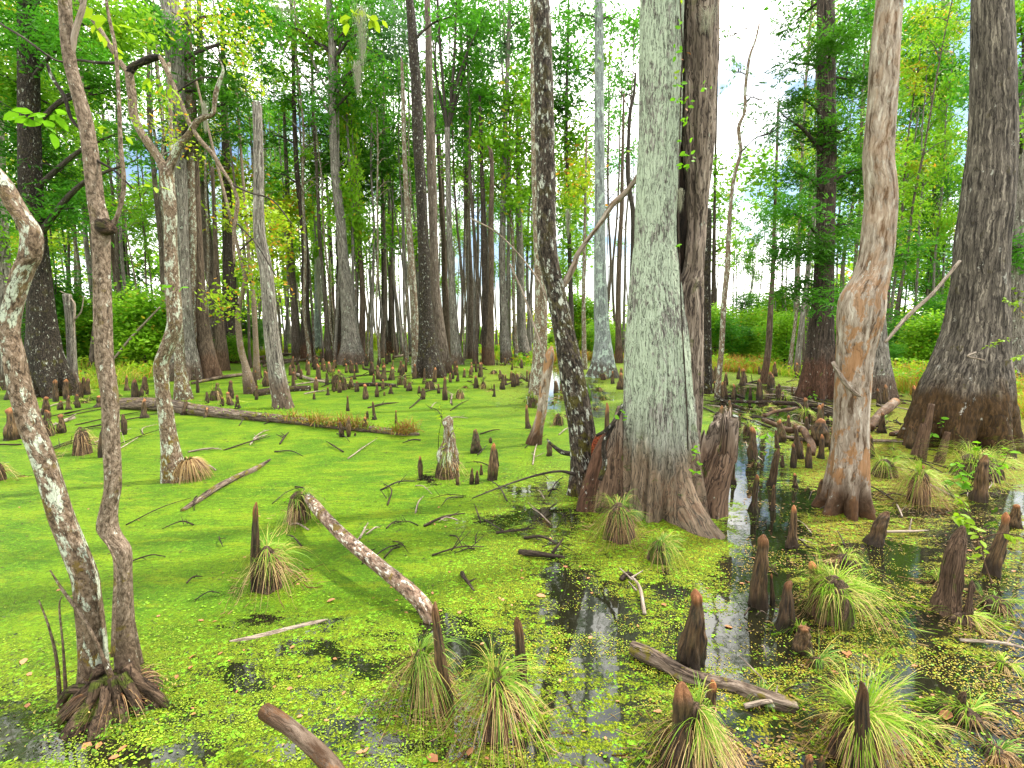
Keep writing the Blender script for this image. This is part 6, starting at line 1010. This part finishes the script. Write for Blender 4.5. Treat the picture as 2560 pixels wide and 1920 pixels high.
for x0, x1, y0, y1, n_, lb, gp in [(0, 1000, 1200, 1900, 60, 'small fallen brown leaf on the left green weed', 'dead leaves on the left weed'), (1000, 1800, 1250, 1900, 46, 'small fallen brown leaf on the middle weed', 'dead leaves on the middle weed'), (1850, 2560, 1150, 1900, 60, 'small fallen brown leaf in the right-hand water', 'dead leaves in the right water')]:
    for _ in range(n_):
        s_ = rg.uniform(.02, .055); o = link('fallen_leaf', LEAF['ol'], loc=GZ(rg.uniform(x0, x1), rg.uniform(y0, y1), .006)); o.scale = (s_, s_, s_); o.rotation_euler = (rg.normal(0, .15), rg.normal(0, .1), rg.random()*6.28); tag(o, lb, 'dead leaf', gp)
def float_discs(n_, mat, name, r0, r1, zone, ns=6, lift=.003, thr=.5, sc_=2.2, clump=0):
    px = np.concatenate([rg.uniform(a, b, int(n_*f)) for a, b, c_, d, f in zone]); py = np.concatenate([rg.uniform(c_, d, int(n_*f)) for a, b, c_, d, f in zone])
    d = np.array([(px-1280)/F, ca+(960-py)/F*sa, -sa+(960-py)/F*ca]); t = -H/d[2]; X, Y = d[0]*t, d[1]*t
    k = fbm(X*sc_, Y*sc_*1.3, 5, 4)+rg.normal(0, .05, len(X)) > thr; X, Y = X[k], Y[k]; n = len(X); r = rg.uniform(r0, r1, n); a0 = rg.random(n)*6.28
    th = np.linspace(0, 2*math.pi, ns, endpoint=False)
    V = np.stack([X[:, None]+np.cos(a0[:, None]+th)*r[:, None], Y[:, None]+np.sin(a0[:, None]+th)*r[:, None]*.85, np.broadcast_to((lift+rg.random(n)*.004)[:, None], (n, ns))+rg.normal(0, .0012, (n, ns))], -1).reshape(-1, 3)
    link(name, mesh(name, V, np.arange(len(V), dtype=np.int32).reshape(-1, ns), mat, {'tint': np.repeat(rg.random(n), ns)}, smooth=False), kind='stuff')
def debris(n_, zone, lo_, hi_, mat):
    px = np.concatenate([rg.uniform(a, b, int(n_*f)) for a, b, c_, d, f in zone]); py = np.concatenate([rg.uniform(c_, d, int(n_*f)) for a, b, c_, d, f in zone])
    d = np.array([(px-1280)/F, ca+(960-py)/F*sa, -sa+(960-py)/F*ca]); t = -H/d[2]; X, Y = d[0]*t, d[1]*t; k = fbm(X*1.3+4, Y*2.4, 2, 4) > .5; X, Y = X[k], Y[k]; n = len(X)
    c = np.stack([X, Y, np.full(n, .006)], 1); a = np.stack([rg.normal(0, 1.6, n), rg.normal(0, 1, n), np.zeros(n)], 1); nr = np.array([0, 0, 1.])+rg.normal(0, .12, (n, 3)); nr /= np.linalg.norm(nr, axis=1)[:, None]
    L_ = rg.uniform(lo_, hi_, n)*np.clip(Y/6, .7, 3); V, Fq = diamonds(c, a, nr, L_, L_*rg.uniform(.15, .5, n)); link('floating_debris', mesh('floating_debris', V, Fq, mat, {'tint': np.repeat(rg.random(n), 4)}, smooth=False), kind='stuff')
debris(5200, [(0, 1400, 1050, 1900, .6), (0, 1400, 980, 1250, .25), (1800, 2560, 1050, 1900, .15)], .012, .05, leafmat('dark_debris', (0.02, 0.016, 0.01), (0.09, 0.07, 0.03), trans=.0, rough=.8))
debris(9000, [(1850, 2560, 1050, 1900, .8), (1780, 2560, 960, 1100, .2)], .015, .06, leafmat('muck_debris', (0.05, 0.03, 0.012), (0.26, 0.17, 0.06), trans=.0, rough=.8))
debris(5200, [(0, 1400, 1050, 1900, .7), (0, 1400, 980, 1250, .3)], .012, .045, leafmat('olive_debris', (0.06, 0.12, 0.008), (0.3, 0.42, 0.03), trans=.0, rough=.8))
float_discs(3600, LF['fl'], 'floating_leaves', .004, .012, [(300, 1700, 1480, 1960, .5), (1000, 1800, 1180, 1600, .42), (1800, 2560, 1300, 1900, .08)], 7, .004, .5)
float_discs(42000, LF['dw'], 'duckweed', .003, .0065, [(100, 1800, 1560, 1960, .6), (1100, 1800, 1350, 1600, .2), (1900, 2560, 1200, 1900, .2)], 4, .002, .5, 3)
float_discs(26000, leafmat('yellowed_duckweed', (0.2, 0.15, 0.01), (0.5, 0.42, 0.04), trans=.1), 'duckweed', .003, .007, [(1850, 2560, 1180, 1920, .7), (1200, 1850, 1250, 1900, .3)], 4, .002, .5, 3)
